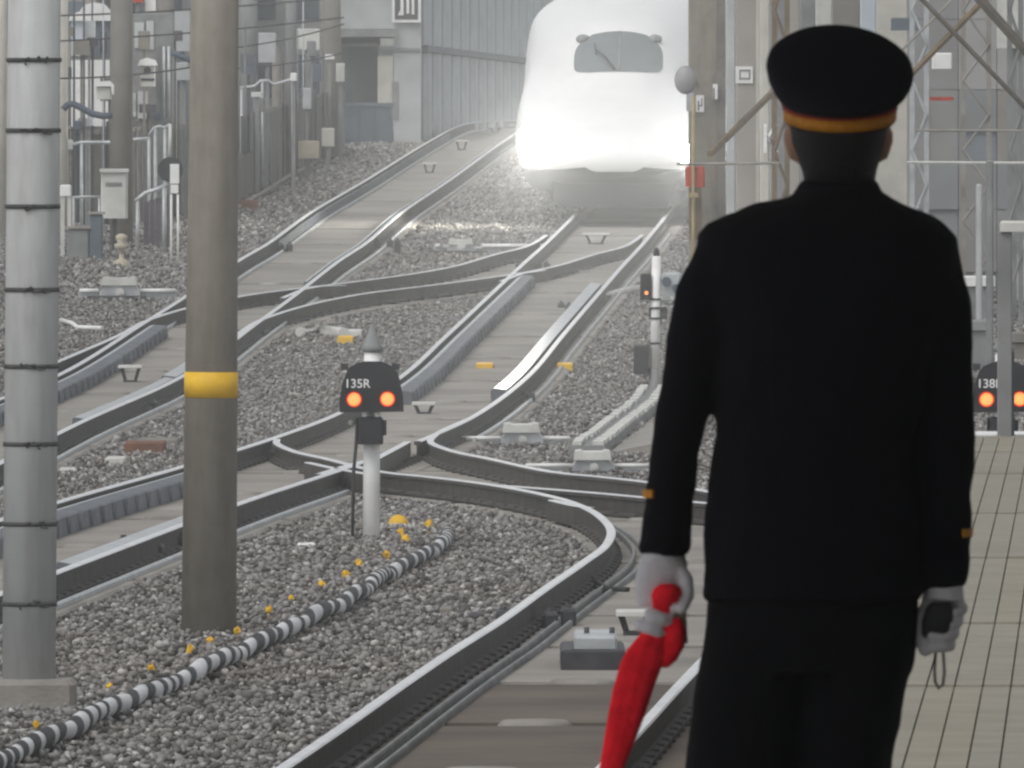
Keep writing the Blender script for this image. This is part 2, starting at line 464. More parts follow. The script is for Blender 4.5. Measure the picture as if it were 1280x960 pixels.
TLAB = {'M': 'straight slab track the white train stands on, running past the twin-lamp signal',
        'N': 'curving slab track along the platform edge with brown stained slabs',
        'L': 'slab track on the far side climbing past the corrugated barrier',
        'C': 'crossover track linking the train line to the far side track',
        'B': 'diverging track leading off behind the uniformed person'}
tracks = {}
RM = [1] * 4 + [1, 0, 0, 0, 1, 1, 1, 1, 1, 1]     # head shoulders and top are bright steel
rail_spans = {'M': [((60, 380), (60, 146.5)), None], }
for key, xf, d0, d1, dz in TR:
    dm = (d0 + d1) / 2
    root = empty('railway_track', (float(xf(dm)) + G / 2, dm, float(ZR(dm)) - 0.3), TLAB[key], 'railway track', 'railway tracks')
    tracks[key] = root
    step = 1.0 if key in 'NC' else 1.5
    spans_l = [(d0, d1)]; spans_r = [(d0, d1)]
    if key == 'N': spans_l = [(60, 157)]; spans_r = [(60, 168)]
    if key == 'M': spans_r = [(60, 146.5), (155.8, 380)]; spans_l = [(60, 380)]
    if key == 'C': spans_l = [(196, 252)]; spans_r = [(207, 252)]
    if key == 'B': spans_l = [(116, 136.5)]; spans_r = [(116, 135)]
    off = {'M': 0, 'L': 0, 'N': -0.003, 'C': -0.005, 'B': -0.007}[key]
    for side, spans in ((0, spans_l), (G, spans_r)):
        for a, b in spans:
            mb = MB(); sweep(mb, RAILP, lambda d, s=side: xf(d) + s, a, b, step, off, RM)
            mb.build('rail', ['steel', 'rust'], root)
    # slabs
    d = d0
    L = {'N': 6.5, 'M': 9.0, 'L': 9.0, 'C': 7.0, 'B': 7.0}[key]
    if key == 'N': d = 60.6 - 0.35
    while d < d1 - 1:
        e = min(d + L - 0.45, d1)
        mb = MB(); z1 = -SLAB_TOP + dz; z0 = -0.60
        jit = random.uniform(-0.006, 0.006) * 0
        xa, xb = -0.15, G + 0.27
        p = []
        for zz in (z0, z1):
            for (q, xo) in ((d, xa), (d, xb), (e, xb), (e, xa)):
                p.append((float(xf(q)) + xo, q, float(ZR(q)) + zz))
        # subdivide along so that slabs follow the curve
        n = 4
        prof = [(xa, z0), (xa, z1 - 0.02), (xa + 0.02, z1), (xb - 0.02, z1), (xb, z1 - 0.02), (xb, z0)]
        sweep(mb, prof, xf, d, e, L / n)
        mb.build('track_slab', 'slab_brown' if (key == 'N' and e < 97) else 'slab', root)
        if key in 'NML' and 60 < d < 260:
            sb = MB(); c = float(xf(d - 0.22)) + G / 2; zz = float(ZR(d - 0.22)) - SLAB_TOP + dz
            sb.lathe((c, d - 0.22, zz - 0.3), [(0.20, 0), (0.20, 0.30), (0.17, 0.325), (0.0, 0.33)], 12)
            sb.build('slab_stopper', 'concrete', root)
        d += L
    # continuous bed below the slabs
    mb = MB(); sweep(mb, [(-0.20, -0.9), (-0.20, -0.27 + dz), (G + 0.32, -0.27 + dz), (G + 0.32, -0.9)], xf, d0, d1, 2.0)
    mb.build('track_bed', 'slab_base', root)
    # fastenings under both rails
    fb = MB()
    q = d0 + 0.3
    while q < min(d1, 330) - 0.3:
        x = float(xf(q)); z = float(ZR(q))
        for s in (0, G):
            fb.box(x + s - 0.082, x + s + 0.082, q - 0.09, q + 0.09, z - SLAB_TOP - 0.05, z - 0.1765)
            for t in (-0.05, 0.05):
                fb.box(x + s + t - 0.022, x + s + t + 0.022, q - 0.04, q + 0.04, z - 0.19, z - 0.145)
        q += 0.75
    tag(fb.build('rail_fastenings', 'rust', root), kind='stuff')

# pale cable ducts following the rails on their right-hand side
for key, off, a_, b_ in (('N', 0.17, 62, 148), ('M', G + 0.17, 62, 141), ('M', G + 0.17, 165, 258), ('L', 0.17, 196, 366), ('L', G + 0.17, 102, 366)):
    xf = [t for t in TR if t[0] == key][0][1]
    for k_, (dx_, w_, h_) in enumerate(((0, .014, -.145), (.075, .014, -.155)) if key == 'N' else ((0, .020, -.145),)):
        mb = MB(); o_ = off + dx_
        sweep(mb, [(o_ - w_, -0.26), (o_ - w_, h_ - .012), (o_ - w_ * .6, h_), (o_ + w_ * .6, h_), (o_ + w_, h_ - .012), (o_ + w_, -0.26)], xf, a_, b_, 1.5)
        mb.build('cable_duct', 'grey' if key == 'N' else 'galv', tracks[key])

# guard beams (boxed plates on the inner side of the rails) and rail clamps
def guard(key, xf, d0, d1, right=False, wid=0.21):
    mb = MB()
    if not right:
        prof = [(0.10, -SLAB_TOP + 0.004), (0.10, -0.03), (0.10 + wid * .3, -0.02), (0.10 + wid, -0.03), (0.115 + wid, -0.045), (0.13 + wid, -SLAB_TOP + 0.004)]
        mis = [0, 1, 0, 0, 0, 0]
        sweep(mb, prof, xf, d0, d1, 1.0, 0, mis)
        q = d0 + 0.6
        while q < d1 - 0.4 and wid > 0.1:       # stiffening ribs
            x = float(xf(q)); z = float(ZR(q))
            mb.box(x + 0.11 + wid, x + 0.15 + wid, q - 0.05, q + 0.05, z - SLAB_TOP + 0.01, z - 0.04, 0)
            q += 1.25
    else:
        prof = [(G - 0.10, -SLAB_TOP + 0.004), (G - 0.10, -0.03), (G - 0.10 - wid, -0.012), (G - 0.12 - wid, -0.03), (G - 0.13 - wid, -SLAB_TOP + 0.004)]
        mis = [0, 1, 1, 0, 0]
        sweep(mb, prof, xf, d0, d1, 1.0, 0, mis)
    mb.build('guard_beam', ['guard', 'guard_top'], tracks[key])
dd = lambda y: depth(y, 0)
guard('M', XM, dd(486), dd(342))
guard('M', XM, dd(484), dd(352), True, 0.15)
guard('M', XM, dd(705), dd(578))
guard('M', XM, dd(700), dd(640), True, 0.10)
guard('L', XL, dd(520), dd(404))
guard('L', XL, dd(520), dd(470), True, 0.10)
guard('L', XL, dd(468), dd(440), True, 0.16)
guard('L', XL, dd(300), dd(165), False, 0.0)
guard('L', XL, dd(350), dd(180), True, 0.02)

def clamp(key, x, y, sc=1.0):
    """joint clamp: bolted lumps either side of a rail"""
    p = gnd(x, y, 0.0)
    for k in range(4):
        mb = MB()
        ox = (-0.20, -0.1, 0.1, 0.22)[k] * sc; oy = random.uniform(-1.6, 1.6)
        h = random.uniform(0.06, 0.10) * sc
        mb.bbox(p.x + ox - 0.05 * sc, p.x + ox + 0.05 * sc, p.y + oy - 0.25, p.y + oy + 0.25, p.z - 0.27, p.z - 0.13 + h * 0.5, 0.02)
        mb.cyl((p.x + ox, p.y + oy, p.z - 0.2), (p.x + ox, p.y + oy, p.z - 0.09 + h * 0.3), 0.022, n=8)
        mb.build('rail_clamp', 'dark', tracks[key])
for k, x, y in (('N', 668, 745), ('M', 185, 660), ('M', 640, 478), ('L', 170, 490), ('L', 480, 292), ('L', 345, 297), ('M', 665, 320), ('M', 720, 372), ('L', 310, 405)):
    clamp(k, x, y)

# crossing frogs: wing rails bent at the crossings
def wing(key, pts, r=0.0):
    mb = MB()
    P = [gnd(x, y, 0.0) for x, y in pts]
    prof = [(-0.035, -0.17), (-0.035, -0.012), (-0.028, -0.004), (0.028, -0.004), (0.035, -0.012), (0.035, -0.17)]
    rings = [[(p.x + a, p.y, p.z + b) for a, b in prof] for p in P]
    mb.rings(rings, 0, True, False)
    n = len(rings) - 1
    mb.mi = [1 if (i % 6 in (1, 2, 3)) and i < n * 6 else 0 for i in range(len(mb.f))]
    mb.build('wing_rail', ['rust', 'steel'], tracks[key])
wing('M', [(398, 592), (422, 584), (448, 577), (470, 572), (500, 556), (509, 551)])
wing('N', [(385, 577), (412, 583), (440, 588), (470, 593)])
wing('C', [(352, 372), (378, 361), (400, 357), (430, 356)])
wing('C', [(625, 351), (653, 341), (680, 337)])
wing('B', [(690, 624), (715, 630), (740, 634)])

# rail crown where the platform is
# ------------------------------------------------------------------ ballast stones
def excl(X, D):
    m = np.zeros(X.shape, bool)
    for key, xf, d0, d1, dz in TR:
        xl = xf(D)
        m |= (D > d0 - 0.2) & (D < d1) & (X > xl - 0.11) & (X < xl + G + 0.26)
    return m
def scatter(name, d0, d1, xa, xb, dens, rmin, rmax, hi, zlift=0.0, parent=None):
    W = np.linspace(d0, d1, 50); wid = np.array([xb(t) - xa(t) for t in W])
    cum = np.cumsum(wid); n = int(dens * np.trapezoid(wid, W) if hasattr(np, 'trapezoid') else dens * np.trapz(wid, W))
    u = rng.random(n) * cum[-1]
    D = np.interp(u, cum, W) + rng.normal(0, 0.3, n)
    X = xa(D) + rng.random(n) * (xb(D) - xa(D))
    keep = ~excl(X, D)
    X = X[keep]; D = D[keep]; n = len(X)
    if hi:
        t = (1 + 5 ** .5) / 2
        bv = np.array([(-1, t, 0), (1, t, 0), (-1, -t, 0), (1, -t, 0), (0, -1, t), (0, 1, t), (0, -1, -t), (0, 1, -t), (t, 0, -1), (t, 0, 1), (-t, 0, -1), (-t, 0, 1)], float) / 1.9
        bf = np.array([(0, 11, 5), (0, 5, 1), (0, 1, 7), (0, 7, 10), (0, 10, 11), (1, 5, 9), (5, 11, 4), (11, 10, 2), (10, 7, 6), (7, 1, 8), (3, 9, 4), (3, 4, 2), (3, 2, 6), (3, 6, 8), (3, 8, 9), (4, 9, 5), (2, 4, 11), (6, 2, 10), (8, 6, 7), (9, 8, 1)])
    else:
        bv = np.array([(1, 0, 0), (-1, 0, 0), (0, 1, 0), (0, -1, 0), (0, 0, 1), (0, 0, -1)], float)
        bf = np.array([(0, 2, 4), (2, 1, 4), (1, 3, 4), (3, 0, 4), (2, 0, 5), (1, 2, 5), (3, 1, 5), (0, 3, 5)])
    k = len(bv)
    r = rng.uniform(rmin, rmax, n) * (0.75 + 0.5 * rng.random(n) ** 3)
    V = bv[None] * (1 + rng.uniform(-0.40, 0.40, (n, k, 3)))
    V = V * np.stack([rng.uniform(0.8, 1.35, n), rng.uniform(0.8, 1.3, n), rng.uniform(0.6, 1.0, n)], 1)[:, None, :]
    # random tilt + spin
    a = rng.random(n) * 2 * math.pi; b = rng.uniform(-0.7, 0.7, n)
    ca, sa, cb, sb = np.cos(a), np.sin(a), np.cos(b), np.sin(b)
    x, y, z = V[..., 0], V[..., 1], V[..., 2]
    y2 = y * cb[:, None] - z * sb[:, None]; z2 = y * sb[:, None] + z * cb[:, None]
    x3 = x * ca[:, None] - y2 * sa[:, None]; y3 = x * sa[:, None] + y2 * ca[:, None]
    Z = ZG(D) - 0.012 + rng.uniform(-0.015, 0.04, n) + zlift
    P = np.stack([x3 * r[:, None] + X[:, None], y3 * r[:, None] + D[:, None], z2 * r[:, None] + Z[:, None]], -1).reshape(-1, 3)
    Fc = (bf[None] + (np.arange(n) * k)[:, None, None]).reshape(-1, 3)
    me = bpy.data.meshes.new(name)
    me.vertices.add(len(P)); me.vertices.foreach_set('co', P.astype(np.float32).ravel())
    me.loops.add(Fc.size); me.loops.foreach_set('vertex_index', Fc.astype(np.int32).ravel())
    me.polygons.add(len(Fc)); me.polygons.foreach_set('loop_start', np.arange(0, Fc.size, 3, dtype=np.int32))
    me.polygons.foreach_set('loop_total', np.full(len(Fc), 3, dtype=np.int32))
    me.update(calc_edges=True)
    tone = np.clip(rng.normal(0.5, 0.23, n), 0, 1); ou_ = rng.random(n); tone = np.where(ou_ < .02, rng.uniform(.9, 1, n), np.where(ou_ > .9, rng.uniform(0, .12, n), tone))
    at_ = me.attributes.new('tone', 'FLOAT', 'POINT')
    at_.data.foreach_set('value', np.repeat(tone, k).astype(np.float32))
    me.materials.append(M['ballast'])
    o = bpy.data.objects.new(name, me); col.objects.link(o)
    return o
PL_EDGE = lambda D: 0.50 + 0.036 * (D - 42)      # platform edge X
b1 = scatter('ballast', 70, 142, lambda d: -0.034 * d - 1.0, lambda d: 0.034 * d + 0.6, 145, 0.0155, 0.0275, True)
tag(b1, 'coarse grey ballast stones beside the curved platform track', 'ballast', kind='stuff')
b2 = scatter('ballast', 142, 235, lambda d: -0.034 * d - 1.0, lambda d: 0.034 * d + 1.5, 74, 0.022, 0.038, False)
tag(b2, 'grey brown ballast stones around the track crossings', 'ballast', kind='stuff')
b3 = scatter('ballast', 235, 372, lambda d: -0.028 * d - 1.0, lambda d: 0.006 * d + 2.0, 48, 0.030, 0.052, False)
tag(b3, 'bluish grey ballast bank rising towards the corrugated barrier', 'ballast', kind='stuff')

# ------------------------------------------------------------------ platform
PH = 1.32
PD0, PD1 = -85.0, 89.2
proot = empty('platform', (PL_EDGE(20) + 3, 20, PH), kind='structure')
mb = MB()
def pquad(mb, xa, xb, d0, d1, z0, z1):
    mb.hexa([(PL_EDGE(d0) + xa, d0, z0), (PL_EDGE(d0) + xb, d0, z0), (PL_EDGE(d1) + xb, d1, z0), (PL_EDGE(d1) + xa, d1, z0),
             (PL_EDGE(d0) + xa, d0, z1), (PL_EDGE(d0) + xb, d0, z1), (PL_EDGE(d1) + xb, d1, z1), (PL_EDGE(d1) + xa, d1, z1)])
pquad(mb, 0, 9, PD0, PD1 - 1.0, -0.7, PH - 0.03)
mb.build('platform_body', 'joint', proot)
mb = MB(); pquad(mb, 0, 9, PD1 - 1.0, PD1, -0.7, PH + 0.004); mb.build('end_kerb', 'white', proot)
# paving laid in long strips, rows offset against each other
rows = [PD0, -50, -20, 0, 12, 24, 35, 41.5, 48, 54.2, 62.6, 70, 78.2, 83.6, PD1 - 1.03]
COLW = 0.0845
for i in range(len(rows) - 1):
    a, b = rows[i], rows[i + 1]
    visible = b > 35
    sh = 0.0
    xs = np.arange(0.0, 1.5, COLW) if visible else [0.0]
    if visible:
        k = 0; x = 0.02 - sh * 0.3
        while x < 1.75:
            x0 = max(x, 0.01)
            mb = MB(); g = 0.0026
            dzp = random.uniform(-0.0012, 0.0012)
            pquad(mb, x0 + g, x + COLW - g, a + 0.10, b - 0.10, PH - 0.05, PH + dzp)
            mb.build('paving_strip', random.choice(['tile', 'tile', 'tile2']), proot)
            x += COLW
        mb = MB(); pquad(mb, x + g, 9, a + 0.10, b - 0.10, PH - 0.05, PH); mb.build('paving_strip', 'tile', proot)
    else:
        mb = MB(); pquad(mb, 0.01, 9, a + 0.10, b - 0.10, PH - 0.05, PH); mb.build('paving_strip', 'tile', proot)

# platform canopy (overhead, shades the near part of the platform)
croot = empty('platform_canopy', (PL_EDGE(0) + 4.5, 0, PH), 'long dark platform canopy roof sheltering the near end of the platform', 'canopy')
CD0, CD1 = -80, 37
mb = MB()
def cquad(mb, xa, xb, d0, d1, za0, zb0, t):
    mb.hexa([(PL_EDGE(d0) + xa, d0, za0), (PL_EDGE(d0) + xb, d0, zb0), (PL_EDGE(d1) + xb, d1, zb0), (PL_EDGE(d1) + xa, d1, za0),
             (PL_EDGE(d0) + xa, d0, za0 + t), (PL_EDGE(d0) + xb, d0, zb0 + t), (PL_EDGE(d1) + xb, d1, zb0 + t), (PL_EDGE(d1) + xa, d1, za0 + t)])
cquad(mb, -2.2, 5, CD0, CD1, PH + 3.5, PH + 4.2, 0.12)
cquad(mb, 5.001, 12, CD0, CD1, PH + 4.2, PH + 3.8, 0.12)
mb.build('roof_sheet', 'roof_under', croot)
for d in (-75, -55, -40, -25, -10, 5, 20, 35, 43):
    mb = MB(); x = PL_EDGE(d) + 5
    mb.bbox(x - 0.15, x + 0.15, d - 0.15, d + 0.15, PH, PH + 4.21, 0.02)
    mb.build('column', 'grey', croot)

# platform end fence
fr = empty('platform_end_fence', at(1256, 535, 88.0), 'grey steel post and rail fence standing on the platform end kerb', 'fence')
s88 = F / 88.0
mb = MB(); x0, x1 = (1247 - 640) / s88, (1265 - 640) / s88
mb.bbox(x0, x1, 88.0, 88.08, PH, at(0, 290, 88).z, 0.006); mb.build('post', 'grey', fr)
mb = MB(); mb.bbox(x0 + 0.015, x1 + 0.3, 87.97, 88.11, at(0, 290, 88).z + 0.002, at(0, 276, 88).z, 0.012); mb.build('top_rail', 'pale', fr)
mb = MB(); mb.bbox(x1 + 0.24, x1 + 0.32, 88.0, 88.08, PH, at(0, 291, 88).z, 0.006); mb.build('post', 'grey', fr)
mb = MB(); mb.box(x0 + 0.02, x0 + 0.095, 88.085, 88.13, PH, at(0, 440, 88).z); mb.build('brace_plate', 'bluegrey', fr)

# ------------------------------------------------------------------ near poles
def pole(name, xb, xt, yb, wb, wt, m, label, ytop=-420, n=28, group=None, cat='pole', drop=GRD, D=None):
    D = D or depth(yb, drop)
    b = at(xb, yb, D); t = at(xt, 0, D)
    s = F / D
    # extrapolate to ytop
    f = (yb - ytop) / (yb - 0.0)
    tp = b + (t - b) * f
    root = empty(name, b, label, cat, group)
    mb = MB(); b2 = b + (b - tp).normalized() * 0.25
    rt = wb / 2 / s + (wt - wb) / 2 / s * f
    mb.cyl(b2, tp, wb / 2 / s, max(rt, 0.05), n); mb.build('shaft', m, root)
    return root, b, tp, D, s
r1, b, t, D, s = pole('utility_pole', 36, 43, 848, 67, 66, 'pole_grey', 'pale grey round pole with thin dark straps on a concrete footing', D=89.5)
foot = MB(); fy = D
foot.bbox(at(-40, 0, D).x, at(95, 0, D).x, fy - 0.28, fy + 0.3, ZG(D) - 0.3, at(0, 848, D).z, 0.03); foot.build('footing', 'concrete', r1)
for y in (75, 163, 258, 362, 458, 555, 655, 755):
    f = (848 - y) / 848.0; x = 36 + 7 * f
    c = at(x, y, D); rr = 33.5 / s
    mb = MB(); mb.cyl(c + Vector((0, 0, -0.012)), c + Vector((0, 0, 0.012)), rr + 0.006, n=28)
    for k in range(7):      # twisted wire ends of the strap
        a = random.uniform(-1.9, -1.0)
        q = c + Vector((math.cos(a) * (rr + 0.008), math.sin(a) * (rr + 0.008), random.uniform(-0.02, 0.018)))
        mb.cyl(q, q + Vector((random.uniform(-0.05, 0.05), -0.008, random.uniform(-0.012, 0.012))), 0.006, n=6)
    mb.build('strap', 'strap', r1)
r2, b, t, D2, s2 = pole('utility_pole', 261, 268.5, 793, 70, 60, 'pole_brown', 'brownish grey round concrete pole with a single yellow band', D=depth(790, GRD))
c0 = at(261 + 7.5 * (793 - 497) / 793., 497, D2); c1 = at(261 + 7.5 * (793 - 465) / 793., 465, D2)
mb = MB(); mb.cyl(c0, c1, 0.1715 * 67 / 66 + 0.006, n=28)
rb = (70 + (60 - 70) * (793 - 481) / 793.) / 2 / s2
mb = MB(); mb.cyl(c0, c1, rb + 0.004, n=28); mb.build('yellow_band', 'yellow', r2)

# ------------------------------------------------------------------ twin-lamp signals
def text_mesh(name, body, size, mtl, parent, loc, depth_=0.004):
    cu = bpy.data.curves.new(name, 'FONT'); cu.body = body; cu.size = size; cu.extrude = depth_; cu.align_x = 'CENTER'; cu.offset = size * 0.012
    tmp = bpy.data.objects.new(name, cu); col.objects.link(tmp)
    dg = bpy.context.evaluated_depsgraph_get()
    me = bpy.data.meshes.new_from_object(tmp.evaluated_get(dg)); me.name = name
    bpy.data.objects.remove(tmp, do_unlink=True)
    me.materials.clear(); me.materials.append(M[mtl])
    o = bpy.data.objects.new(name, me); col.objects.link(o); o.parent = parent
    o.rotation_euler = (R(90), 0, 0)
    o.location = Vector(loc) - wloc(parent)
    return o
def signal(px, pyb, text, label, post_full=True, D=None):
    D = D or depth(pyb, GRD)
    s = F / D
    base = at(px, pyb, D)
    base.z = ZG(D)
    root = empty('shunting_signal', base, label, 'signal', 'twin lamp signals')
    U = lambda dx, dy: (base.x + dx / s, base.z + dy / s)     # photo pixels from the post foot (dy up)
    y = D
    mb = MB(); mb.cyl((base.x, y, base.z - 0.3), (base.x + 1 / s, y, base.z + 236 / s), 11 / s, 10 / s, 20); mb.build('post', 'white', root)
    # finial: hooded collar and cone
    mb = MB(); mb.lathe((base.x + 1.5 / s, y, base.z + 230 / s), [(8 / s, 0), (13 / s, 3 / s), (13.5 / s, 8 / s), (11 / s, 11 / s), (8 / s, 20 / s), (4 / s, 30 / s), (2 / s, 37 / s), (0.1 / s, 38 / s)], 14); mb.build('finial', 'grey', root)
    # head: rounded black hood
    pol = [(-37, 157), (-38, 166), (-34, 192), (-29, 206), (-24, 213), (-15, 217), (-8, 219), (10, 219), (18, 217), (27, 212), (33, 202), (38, 178), (39, 158)]
    mb = MB(); mb.prism([U(a, c) for a, c in pol], y - 0.22, y - 0.085)
    mb.prism([U(a * 1.05, 157 + (c - 157) * 1.03) for a, c in pol], y - 0.235, y - 0.221)
    head = mb.build('head', 'black', root)
    for dx in (-33, 31):
        mb = MB(); mb.cbox((U(dx, 0)[0], y - 0.15, U(0, 214)[1]), (0.06, 0.09, 0.05)); mb.build('bracket', 'dark', root)
    for dx, dy in ((-21, 173.5), (20.5, 174)):
        cx, cz = U(dx, dy)
        mb = MB(); mb.cyl((cx, y - 0.236, cz), (cx, y - 0.248, cz), 10 / s, n=20, smooth=False); lm = mb.build('lamp', 'lamp_red', root)
        mb = MB(); mb.lathe((0, 0, 0), [(8 / s, 0), (7.2 / s, 0.008), (4.5 / s, 0.014), (0.3 / s, 0.017)], 20)
        mb.v = [(cx + a, y - 0.2485 - c, cz + b_) for a, b_, c in mb.v]
        mb.build('lens', 'lamp_orange', lm)
        mb = MB()      # visor over the lamp
        arc = [(cx + 11 / s * math.cos(a), cz + 11 / s * math.sin(a)) for a in [math.pi * k / 10 for k in range(11)]]
        arc2 = [(cx + 12.2 / s * math.cos(a), cz + 12.2 / s * math.sin(a)) for a in [math.pi * k / 10 for k in range(10, -1, -1)]]
        mb.prism(arc + arc2, y - 0.29, y - 0.2355); mb.build('visor', 'black', lm)
    text_mesh('number_plate', text, 0.098, 'white', root, (U(-17, 0)[0], y - 0.2362, U(0, 188)[1]))
    for dx in (-8, 7.5):
        cx, cz = U(dx, 154)
        mb = MB(); mb.ball((cx, y - 0.17, cz + 2.5 / s), 4.2 / s); mb.ball((cx, y - 0.17, cz - 3 / s), 4.0 / s); mb.build('knob', 'white', root)
    # junction case under the head
    mb = MB(); x0, z0 = U(-16, 117); x1, z1 = U(15, 152)
    mb.bbox(x0, x1, y - 0.21, y + 0.11, z0, z1, 0.02)
    mb.cbox((x1 + 0.012, y - 0.1, (z0 + z1) / 2 + 0.02), (0.03, 0.1, 0.12)); mb.build('junction_case', 'black', root)
    mb = MB(); a = U(-17, 150); c = U(-22, 82)
    mb.tube([(a[0], y - 0.05, a[1]), (c[0] + 0.02, y - 0.05, (a[1] + c[1]) / 2), (c[0], y - 0.04, c[1]), (c[0] - 0.01, y - 0.02, base.z - 0.1)], 0.014, 8); mb.build('conduit', 'dark', root)
    mb = MB(); mb.ball((U(-25, 144)[0], y - 0.1, U(0, 144)[1]), 3.4 / s); mb.build('side_knob', 'pale', root)
    return root
D_SIG = depth(672, GRD)
signal(464, 672, '135R', 'black signal head marked 135R with two orange lamps on white post by striped hose', D=D_SIG)
signal(1253, 664, '138R', 'black signal head with two orange lamps half hidden by platform end fence', D=D_SIG)

# ------------------------------------------------------------------ striped hose and yellow pegs
hp = [(-60, 978), (0, 948), (75, 916), (120, 893), (180, 864), (225, 845), (270, 826), (320, 805), (370, 780), (410, 762), (440, 745), (480, 718), (500, 706), (530, 693), (548, 681), (560, 668), (556, 656), (543, 650)]
P = [gnd(x, y + 4, GRD - 0.05) for x, y in hp]
ds_ = np.array([p.y for p in P]); xs_ = np.array([p.x for p in P])
o_ = np.argsort(ds_); ds_ = ds_[o_]; xs_ = xs_[o_]
NH = 1500
Dh = np.linspace(ds_[0], ds_[-1], NH)
Xh = pchip(ds_, xs_, Dh)
pitch_noise = pchip(np.linspace(Dh[0], Dh[-1], 34), rng.uniform(0.5, 1.55, 34), Dh)
bumpz = pchip(np.linspace(Dh[0], Dh[-1], 60), rng.uniform(-0.012, 0.038, 60), Dh)
bumpz = bumpz + (1 - np.clip((Dh[-1] - Dh) / 3.0, 0, 1)) * -0.12
turns = np.cumsum((Dh[1] - Dh[0]) / 0.88 / pitch_noise)
Dof = lambda q: np.interp(q, turns, Dh)
wfac = lambda q: pchip(np.arange(0, turns[-1] + 3, 1.0), WR, q)
WR = rng.uniform(0.28, 0.72, int(turns[-1] + 4)); WR = WR[:len(np.arange(0, turns[-1] + 3, 1.0))]
mbw = MB(); NT = 22; nq = int((turns[-1] - 1.2) * NT)
for mi_, rmul in ((0, 1.09), (1, 1.0)):
    V = []; fs = []; nc = 4
    for i in range(nq):
        q = i / NT; th = 2 * math.pi * q; wf = float(wfac(q))
        for c_ in range(nc + 1):
            cc_ = (c_ / nc * wf) if mi_ == 0 else (wf - .01 + c_ / nc * (1.02 - wf))
            dpos = float(Dof(q + cc_)); edge = 0.97 if (mi_ == 0 and c_ in (0, nc)) else 1.0
            r_ = (0.051 + 0.005 * math.sin(dpos * 2.3)) * rmul * edge
            V.append((float(np.interp(dpos, Dh, Xh)) + r_ * math.cos(th), dpos, float(ZG(dpos)) + 0.046 + float(np.interp(dpos, Dh, bumpz)) + r_ * math.sin(th)))
    for i in range(nq - 1):
        for c_ in range(nc):
            k = i * (nc + 1) + c_
            fs.append((k, k + 1, k + nc + 2, k + nc + 1))
    mbw.add(V, fs, mi_, True)
mid = NH // 2
M['hose_white'] = mat('hose_white', (0.62, 0.63, 0.64), 0.6, 0, 0.1, 4, 0, 30, (0.42, 0.42, 0.42), 2.5, 0.5)
thing(mbw, 'striped_hose', ['rubber', 'hose_white'], 'long hose wrapped in black and white spiral tape lying across the ballast', 'hose', (float(Xh[mid]), float(Dh[mid]), float(ZG(Dh[mid]))))

def peg(x, y, w=11, dome=False, label=None):
    D = depth(y + 7, GRD); s = F / D; p = at(x, y, D); z = ZG(D)
    mb = MB()
    if dome:
        mb.lathe((p.x, D, z), [(13 / s, 0), (13 / s, 5 / s), (11 / s, 10 / s), (7 / s, 14 / s), (0.5 / s, 16 / s)], 16)
        thing(mb, 'marker_dome', 'yellow', 'yellow half-round marker dome on the ballast behind the white signal post', 'marker', (p.x, D, z))
        mb = MB()
        for k in range(9):
            xx = p.x + (-22 + 5.6 * k) / s
            mb.bbox(xx, xx + 4.2 / s, D - 0.35, D - 0.25, z - 0.02, z + (4 + random.uniform(-1, 3)) / s, 0.005)
        mb.box(p.x - 22 / s, p.x + 28 / s, D - 0.33, D - 0.27, z - 0.02, z + 2.5 / s)
        thing(mb, 'rack_strip', 'pale', 'short pale toothed strip lying in front of the yellow dome', 'strip', (p.x, D - 0.3, z))
        return
    r = w / 2 / s; h = (HC - z) - 0  # unused
    tz = p.z + r
    a = random.uniform(0, 1.5)
    mb.lathe((p.x, D, z - 0.08), [(r * 0.45, 0), (r * 0.30, tz - z - 1.7 * r + 0.08), (r * 0.95, tz - z - 1.5 * r + 0.08), (r * random.uniform(.95, 1.1), tz - z - 0.7 * r + 0.08), (r * 0.6, tz - z + 0.08 - 0.2 * r), (r * 0.1, tz - z + 0.08)], 7, smooth=False)
    mb.v = [(p.x + (a_ - p.x) * random.uniform(.6, 1.35), b_ + random.uniform(-.01, .01), c_ if c_ < z else c_ + random.uniform(-.012, .006)) for a_, b_, c_ in mb.v]
    thing(mb, 'marker_peg', 'yellow', label or 'small yellow marker peg in the row along the striped hose', 'peg', (p.x, D, z), 'yellow pegs along the hose')
for x, y in ((45, 905), (137, 858), (190, 834), (238, 811), (262, 801), (297, 788), (336, 762), (364, 748), (402, 730), (433, 718), (448, 704), (484, 693), (506, 674), (501, 665), (536, 655)):
    peg(x, y, random.uniform(9, 12), label={45: 'yellow marker peg below the concrete pole footing', 137: 'yellow marker peg just right of the concrete pole footing', 262: 'yellow marker peg at the foot of the brown banded pole', 297: 'yellow marker peg just right of the brown pole foot', 536: 'yellow marker peg touching the far end of the striped hose', 501: 'yellow marker peg directly below the yellow dome', 506: 'yellow marker peg between the dome and the striped hose'}.get(x))
peg(498, 652, dome=True)

